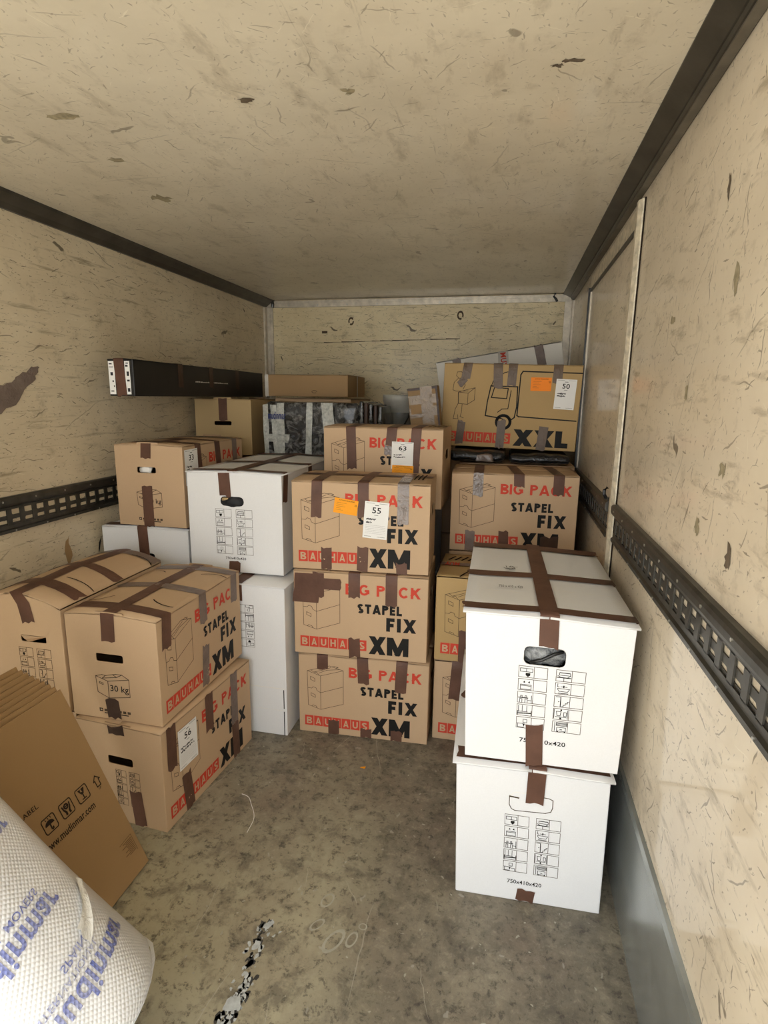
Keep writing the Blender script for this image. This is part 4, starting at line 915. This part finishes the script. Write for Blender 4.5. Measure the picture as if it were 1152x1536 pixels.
# black bags under the van box
M['bag'] = tape_mat('black_bin_bag', (.012, .012, .013), .22, 1.0, .5)
b1 = soft_block('plastic_bag', -.25, 2.83, 1.056, .02, 3.25, 1.112, .025, M['bag'], None, .004, 6, 2); setp(b1, 'flat black plastic bag under the left end of the van box', 'bag')
b2 = soft_block('plastic_bag', .04, 2.82, 1.056, .33, 3.24, 1.102, .022, M['bag'], None, .004, 6, 5); setp(b2, 'flat black plastic bag under the right end of the van box', 'bag')
fl = soft_block('film_scrap', -.12, 2.806, 1.063, -.04, 2.822, 1.10, .006, M['tape_shiny'], None, .004, 4, 3); setp(fl, 'crumpled scrap of shiny film on the black bag below the van box', 'scrap')

# tilted pale panel behind the van box
wp = Box(-.339, 3.52, 1.083, 0, .735, .05, .50, roll=.1634)
wp.build('pale_flat_carton', 'pale flat carton standing tilted at the back wall behind the van box', None, M['greyb'])
wp.tape([('F', (.82, 1), (.835, .76))], .05, 'tape_grey'); wp.tape([('F', (.17, 1), (.17, .85))], .05, 'tape_grey')
wp.tape([('F', (.545, 1), (.53, .70))], .06, 'paper_strip', name='white_tape')
g = Geo(); vs, fs = text_geo('MUY', .02); g.add([wp.P('F', .52+.045*(y), .985-.17*x, .0035) for x, y in vs], fs); g.obj('tape_lettering', M['red'], wp.t, False, False)
for o in list(bpy.data.objects):
    if o.parent is None and o.get('category') == 'box':
        o['category'] = {'long_carton': 'carton', 'flat_carton': 'carton', 'small_carton': 'carton', 'pale_flat_carton': 'carton'}.get(o.name, 'box')

# ------------------------------------------------------------------ stack of flattened cartons leaning on the left
A0 = Vector((-.949, 1.262, 0)); UP = Vector((-.245, 0, .525)).normalized(); NB = Vector((-UP.z, 0, UP.x))     # NB points to the back of the stack
WD, HT, TH = .400, .580, .0105
def sheet(k, label):
    """folded blank: two liners, built flat in its own frame (x = width, y = height, z = thickness) and leaned by rotation"""
    Ht = HT+.010*k; o = A0+NB*(TH*k)+Vector((0, -.004*k, 0)); o.z = TH*.9*.43+.001
    g = Geo(); T = TH*.9
    def B(x0, x1, y1, z0, z1): g.box(x0, 0, z0, x1, y1, z1)
    B(0, WD, Ht, -T*.45, 0); B(.004, WD, Ht-.003, -T, -T*.55); B(0, .003, Ht*.999, -T, 0)
    ob = g.obj('flattened_carton', M['brown']); ob.matrix_world = Matrix((Vector((0, -1, 0)), UP, -NB)).transposed().to_4x4()
    ob.location = o; setp(ob, label, 'carton', 'flattened cartons in the leaning stack'); bevel(ob, .0012, 1)
    return ob
ORD = ['front', 'second', 'third', 'fourth', 'fifth', 'sixth', 'seventh', 'eighth', 'ninth']
front = sheet(0, 'flattened brown carton with fragile symbols, front one of the leaning stack')
for k in range(1, 9): sheet(k, 'flattened brown carton, %s from the front in the leaning stack' % ORD[k])
# print on the front sheet: coordinates a (0 right .. 1 left) and b (0 floor .. 1 top)
M['dkprint'] = plain('dark_brown_print', (.028, .018, .012), .7, 0, .2); M['faint'] = plain('faint_brown_print', (.17, .10, .045), .7, 0, .2)
def FQ(a, b, e=.0009): return front.location+Vector((0, -WD*a, 0))+UP*(HT*b)-NB*e
def fstroke(g, pts, w=.003, mi=0, close=False):
    if close: pts = list(pts)+[pts[0]]
    for p, q in zip(pts[:-1], pts[1:]):
        d = Vector(((q[0]-p[0])*WD, (q[1]-p[1])*HT)); d.normalize(); n = Vector((-d.y, d.x))*w/2; e = d*w/2
        g.add([FQ((p[0]*WD-e.x+n.x)/WD, (p[1]*HT-e.y+n.y)/HT), FQ((p[0]*WD-e.x-n.x)/WD, (p[1]*HT-e.y-n.y)/HT), FQ((q[0]*WD+e.x-n.x)/WD, (q[1]*HT+e.y-n.y)/HT), FQ((q[0]*WD+e.x+n.x)/WD, (q[1]*HT+e.y+n.y)/HT)], [(0, 1, 2, 3)], mi)
def ftext(g, t, a0, b0, a1, b1, bold=0.):
    vs, fs = text_geo(t, bold); g.add([FQ(lerp(a0, a1, x), lerp(b0, b1, y)) for x, y in vs], fs)
def ffill(g, pts): g.add([FQ(*p) for p in pts], [tuple(range(len(pts)))])
g = Geo()
ftext(g, 'www.mudinmar.com', .62, .418, .178, .452, .018); ftext(g, 'LABEL', .665, .607, .527, .628, .008)
def rr(g, a0, a1, b0, b1):
    r = .012; p = []
    for ca, cb, s in ((a1+r, b1-r, 0), (a0-r, b1-r, 90), (a0-r, b0+r, 180), (a1+r, b0+r, 270)):
        for k in range(4):
            t = math.radians(s+30*k); p.append((ca-r*math.cos(t), cb+r*math.sin(t)))
    fstroke(g, p, .0028, 0, True)
for a0 in (.272, .417, .562): rr(g, a0, a0-.10, .481, .549)
T = lambda a0, x, y: (a0-.10*x, .481+.068*y)
a = .272                                                             # broken glass
ffill(g, [T(a, .22, .88), T(a, .45, .88), T(a, .40, .70), T(a, .55, .62), T(a, .50, .88), T(a, .80, .88), T(a, .62, .50), T(a, .40, .50)])
ffill(g, [T(a, .46, .52), T(a, .56, .52), T(a, .55, .20), T(a, .47, .20)]); ffill(g, [T(a, .32, .12), T(a, .70, .12), T(a, .70, .20), T(a, .32, .20)])
a = .417                                                             # two hands round a parcel
fstroke(g, [T(a, .5+.15*math.cos(k*.63), .66+.15*math.sin(k*.63)) for k in range(10)], .004, 0, True); fstroke(g, [T(a, .36, .66), T(a, .64, .66)], .003)
for s in (1, -1):
    X = lambda x: .5+s*(x-.5)
    ffill(g, [T(a, X(.86), .80), T(a, X(.76), .80), T(a, X(.70), .50), T(a, X(.80), .46)]); ffill(g, [T(a, X(.80), .50), T(a, X(.68), .52), T(a, X(.56), .30), T(a, X(.70), .26)]); ffill(g, [T(a, X(.70), .32), T(a, X(.56), .32), T(a, X(.58), .10), T(a, X(.74), .10)])
a = .562                                                             # umbrella with drops
ffill(g, [T(a, .5+.36*math.cos(math.pi*k/12), .46+.30*math.sin(math.pi*k/12)) for k in range(13)])
fstroke(g, [T(a, .5, .48), T(a, .5, .16), T(a, .56, .11), T(a, .62, .14), T(a, .62, .2)], .004)
for x in (.3, .5, .7): fstroke(g, [T(a, x, .92), T(a, x+.03, .82)], .002)
fstroke(g, [(.052, .518), (.082, .541), (.110, .518), (.098, .518), (.098, .487), (.064, .487), (.064, .518)], .003, 0, True)     # this way up
ftext(g, 'UP', .094, .470, .070, .482, .01)
setp(g.obj('printing', M['dkprint'], front, False, False), kind='stuff')
g = Geo(); rn = random.Random(8)
fstroke(g, [(.04, .096), (.04, .182), (.16, .178)], .0016)
for k in range(9): fstroke(g, [(.05, .105+.008*k), (.05+rn.uniform(.05, .10), .105+.008*k)], .0022)
setp(g.obj('table_printing', M['faint'], front, False, False), kind='stuff')
for o in list(bpy.data.objects):                                     # the flat print on the leaned sheet was laid out in the room; bring it into the sheet's frame
    if o.parent is front:
        inv = front.matrix_basis.inverted()
        for v in o.data.vertices: v.co = inv @ (v.co+front.location)
        o.data.update()

# ------------------------------------------------------------------ roll of bubble wrap leaning on the left wall
E_ = Vector((-.732, .711, .126)); AZ, EL, RR, LEN = 3.361, .896, .200, 1.34
AX = Vector((math.cos(AZ)*math.cos(EL), math.sin(AZ)*math.cos(EL), math.sin(EL)))
SA = AX.cross(Vector((0, 0, 1))).normalized(); SB = AX.cross(SA)
def RP(th, s, r=RR):
    """point on the roll: th angle round the axis, s metres up from the lower end"""
    wob = .0035*math.sin(3*th+5*s)+.002*math.sin(7*th-11*s)
    return E_+AX*s+(SA*math.cos(th)+SB*math.sin(th))*(r+wob-.010*max(0, .02-s)/.02)
roll = thing('bubble_wrap_roll', 'big white roll of bubble wrap with mirrored blue lettering, leaning at lower left', 'roll', E_)
NTH, NS = 120, 60
vs, uv, fs = [], [], []
for i in range(NS+1):
    for k in range(NTH): vs.append(RP(2*math.pi*k/NTH, LEN*i/NS))
for i in range(NS):
    for k in range(NTH): fs.append((i*NTH+k, i*NTH+(k+1) % NTH, (i+1)*NTH+(k+1) % NTH, (i+1)*NTH+k))
def roll_mat(name, tint=None):
    m, nt, b = mat(name); t = NT(nt)
    u = t.n('ShaderNodeUVMap').outputs[0]
    ro = t.n('ShaderNodeVectorRotate', rotation_type='Z_AXIS'); t.l(u, ro.inputs['Vector']); ro.inputs['Angle'].default_value = .785
    vo = t.n('ShaderNodeTexVoronoi', voronoi_dimensions='2D'); t.l(ro.outputs[0], vo.inputs['Vector']); vo.inputs['Scale'].default_value = 138; vo.inputs['Randomness'].default_value = .06
    h = t.ramp(vo.outputs['Distance'], .55, .12)
    n1, _ = t.noise(t.coord(), 7, 4); n2, _ = t.noise(t.coord(), 28, 3)
    base = t.mix(t.ramp(n1, .3, .7), (.72, .73, .75), (.82, .83, .84))
    base = t.mix(t.math('MULTIPLY', h, .35), base, (.94, .94, .95))
    if tint: base = t.mix(t.math('MULTIPLY_ADD', t.ramp(n2, .3, .7), .35, tint), base, (.045, .085, .43))
    t.l(base, b.inputs['Base Color']); b.inputs['Roughness'].default_value = .28
    b.inputs['Subsurface Weight'].default_value = .0 if tint else .15; b.inputs['Subsurface Radius'].default_value = (.02, .02, .02); b.inputs['Subsurface Scale'].default_value = .5
    b.inputs['Coat Weight'].default_value = .5; b.inputs['Coat Roughness'].default_value = .12
    t.l(t.bump(h, .45, .003, t.bump(n1, .3, .02)), b.inputs['Normal'])
    return m
M['wrap'] = roll_mat('bubble_wrap'); M['wrapblue'] = roll_mat('bubble_wrap_blue_print', .58); M['wrappale'] = roll_mat('bubble_wrap_faint_print', .28)
def uvset(o, f):
    l = o.data.uv_layers.new(name='UVMap')
    for p in o.data.polygons:
        cs = [o.data.vertices[i].co+E_-E_ for i in p.vertices]
        w = []
        for c in cs:
            s = c.dot(AX); q = c-AX*s; w.append([math.atan2(q.dot(SB), q.dot(SA))*RR, s])
        a0 = w[0][0]
        for x in w:
            if x[0]-a0 > math.pi*RR: x[0] -= 2*math.pi*RR
            if x[0]-a0 < -math.pi*RR: x[0] += 2*math.pi*RR
        for li, x in zip(p.loop_indices, w): l.data[li].uv = x
o = link_mesh('outer_layer', vs, fs, M['wrap'], None, roll, True); uvset(o, None)
# rolled edges: spiral of layers at both ends, round a cardboard core
g = Geo()
for s0 in (0., LEN):
    K = 200; turns = 9
    ring = []
    for k in range(K+1):
        th = 2*math.pi*turns*k/K; r = lerp(.05, RR-.004, k/K); r2 = r+.008
        e = .004*math.sin(th*1.7)
        for rr_ in (r, r2): ring.append(E_+AX*(s0+(e if s0 == 0 else -e)+(.006 if s0 == 0 else -.006))+(SA*math.cos(th)+SB*math.sin(th))*rr_)
    g.add(ring, [(2*k, 2*k+1, 2*k+3, 2*k+2) for k in range(K)])
o = g.obj('rolled_edge', M['wrap'], roll, True, False); uvset(o, None)
g = Geo(); g.tube([E_+AX*.008, E_+AX*(LEN-.008)], .045, 24); g.obj('core', M['brown'], roll, True)
# mirrored lettering: baseline runs round the roll, letters upside to the lower end
def rtext(txt, th0, th1, s0, s1, m, name='blue_lettering', t=.0022, bold=.02):
    vs, fs = text_geo(txt, bold); g = Geo()
    g.add([RP(lerp(th0, th1, x), lerp(s0, s1, y), RR+t) for x, y in vs], fs)
    o = g.obj(name, M[m], roll, True, False); uvset(o, None); o['kind'] = 'stuff'; return o
rtext('mudinmar', -2.52, -1.42, .286, .240, 'wrapblue'); rtext('INTERNATIONAL MOVERS', -2.75, -1.53, .308, .294, 'wrapblue', bold=.008)
rtext('mudinmar', -2.26, -1.10, .140, .094, 'wrapblue'); rtext('INTERNATIONAL', -2.25, -1.50, .160, .147, 'wrappale', bold=.008); rtext('SPAIN', -1.86, -1.56, .182, .167, 'wrapblue', bold=.01)
rtext('mudinmar', -2.10, -1.16, .445, .400, 'wrapblue'); rtext('INTERNATIONAL MOVERS', -2.40, -1.25, .470, .456, 'wrapblue', bold=.008)
# piece of clear tape that closes the roll
g = Geo(); n = 10; vs = []
for i in range(n+1):
    for j in range(6):
        a, b = i/n, j/5
        th = -1.03-.54*a+.05*(b-.5)*(1-a)+.02*math.sin(9*b); s = .232-.055*a+(b-.5)*(.018+.022*a)+.004*math.sin(6*a)
        vs.append(RP(th, s, RR+.005+.003*math.sin(5*b+4*a)))
g.add(vs, [(i*6+j, i*6+j+1, i*6+j+7, i*6+j+6) for i in range(n) for j in range(5)])
mt, nt, bb = mat('clear_white_tape'); bb.inputs['Base Color'].default_value = (.85, .85, .82, 1); bb.inputs['Roughness'].default_value = .1; t_ = NT(nt); f_, _ = t_.noise(t_.coord(), 40, 3, .6, 2); t_.l(t_.bump(f_, .8, .005), bb.inputs['Normal'])
g.obj('clear_tape', mt, roll, True, False)

# ------------------------------------------------------------------ worn marks and litter on the floor
floor = bpy.data.objects['floor']
M['pale_paint'] = plain('pale_blue_grey_paint', (.50, .53, .53), .5, 0, .4, .2, 60); M['soot'] = plain('black_scuff', (.060, .058, .054), .5, 0, .4, .3, 30)
rn = random.Random(21)
def blob(g, x, y, r, e=.0012, asp=1., rot=0., mi=0):
    n = 9; vs = [(x, y, e)]
    for k in range(n):
        a = 2*math.pi*k/n; q = r*rn.uniform(.55, 1.2); px, py = q*math.cos(a)*asp, q*math.sin(a)
        vs.append((x+px*math.cos(rot)-py*math.sin(rot), y+px*math.sin(rot)+py*math.cos(rot), e))
    g.add(vs, [(0, k+1, (k+1) % n+1) for k in range(n)], mi)
SPINE = [(-.515, 1.160), (-.528, 1.10), (-.524, 1.04), (-.508, 1.00), (-.512, .95), (-.520, .90), (-.524, .84)]
def spine(t):
    t *= len(SPINE)-1; i = min(int(t), len(SPINE)-2); f = t-i; return lerp(SPINE[i][0], SPINE[i+1][0], f), lerp(SPINE[i][1], SPINE[i+1][1], f)
g = Geo()
for k in range(80):
    x, y = spine(rn.random()); blob(g, x+rn.gauss(0, .009), y, rn.uniform(.002, .008), .0008, 1.9, rn.uniform(.9, 2.2))
o = g.obj('black_scuff', M['soot'], floor, False, False); o['kind'] = 'stuff'
g = Geo()
for k in range(90):
    x, y = spine(rn.random()); blob(g, x+rn.gauss(0, .012), y, rn.uniform(.0015, .006), .0013, 1.7, rn.uniform(.9, 2.2))
blob(g, -.518, .945, .018, .0016, 1.2, .4); blob(g, -.518, 1.15, .012, .0016, 1.4, 1.0); blob(g, -.526, 1.09, .010, .0016, 1.5, 1.4)
o = g.obj('paint_streak', M['pale_paint'], floor, False, False); o['kind'] = 'stuff'
M['stain'] = plain('dull_pale_stain', (.40, .38, .31), .5, 0, .3, .15, 40)
g = Geo()
for x, y, r, asp, rot in ((-.338, 1.145, .020, 2.0, 1.1), (-.294, 1.159, .013, 1.9, 1.3), (-.39, 1.255, .016, 1.6, 1.2), (-.394, 1.179, .012, 2., .9), (-.275, 1.20, .010, 1.2, 0)):
    n = 14
    for k in range(n):
        a, b = 2*math.pi*k/n, 2*math.pi*(k+1)/n
        P = lambda t, q: (x+q*r*asp*math.cos(t)*math.cos(rot)-q*r*math.sin(t)*math.sin(rot), y+q*r*asp*math.cos(t)*math.sin(rot)+q*r*math.sin(t)*math.cos(rot), .0008)
        g.add([P(a, .72), P(a, 1), P(b, 1), P(b, .72)], [(0, 1, 2, 3)])
o = g.obj('ring_stain', M['stain'], floor, False, False); o['kind'] = 'stuff'
g = Geo()
for k in range(150):
    blob(g, rn.uniform(-1.0, .35), rn.uniform(.75, 2.0), rn.uniform(.0012, .0035), .0009, rn.uniform(1, 2.5), rn.uniform(0, 3))
o = g.obj('grit', M['stain'], floor, False, False); o['kind'] = 'stuff'
hair = Geo().tube([(-.812+.102*math.sin(a*.9)+.004*math.sin(7*a), 1.592-.145*(1-math.cos(a*1.0))-.012*a, .003) for a in [k/14*1.55 for k in range(15)]], .0011, 5).obj('string', M['paper'])
setp(hair, 'thin pale curved piece of string on the floor beside the box with label 56', 'string')
yl = Geo(); blob(yl, -.435, 1.83, .008, .002, 1.5, .3); o = yl.obj('yellow_fleck', M['orange'], floor, False, False)

for o in bpy.data.objects:
    if o.type == 'MESH' and o.parent is not None and any(k in o.name for k in PRINTS): o['kind'] = 'stuff'
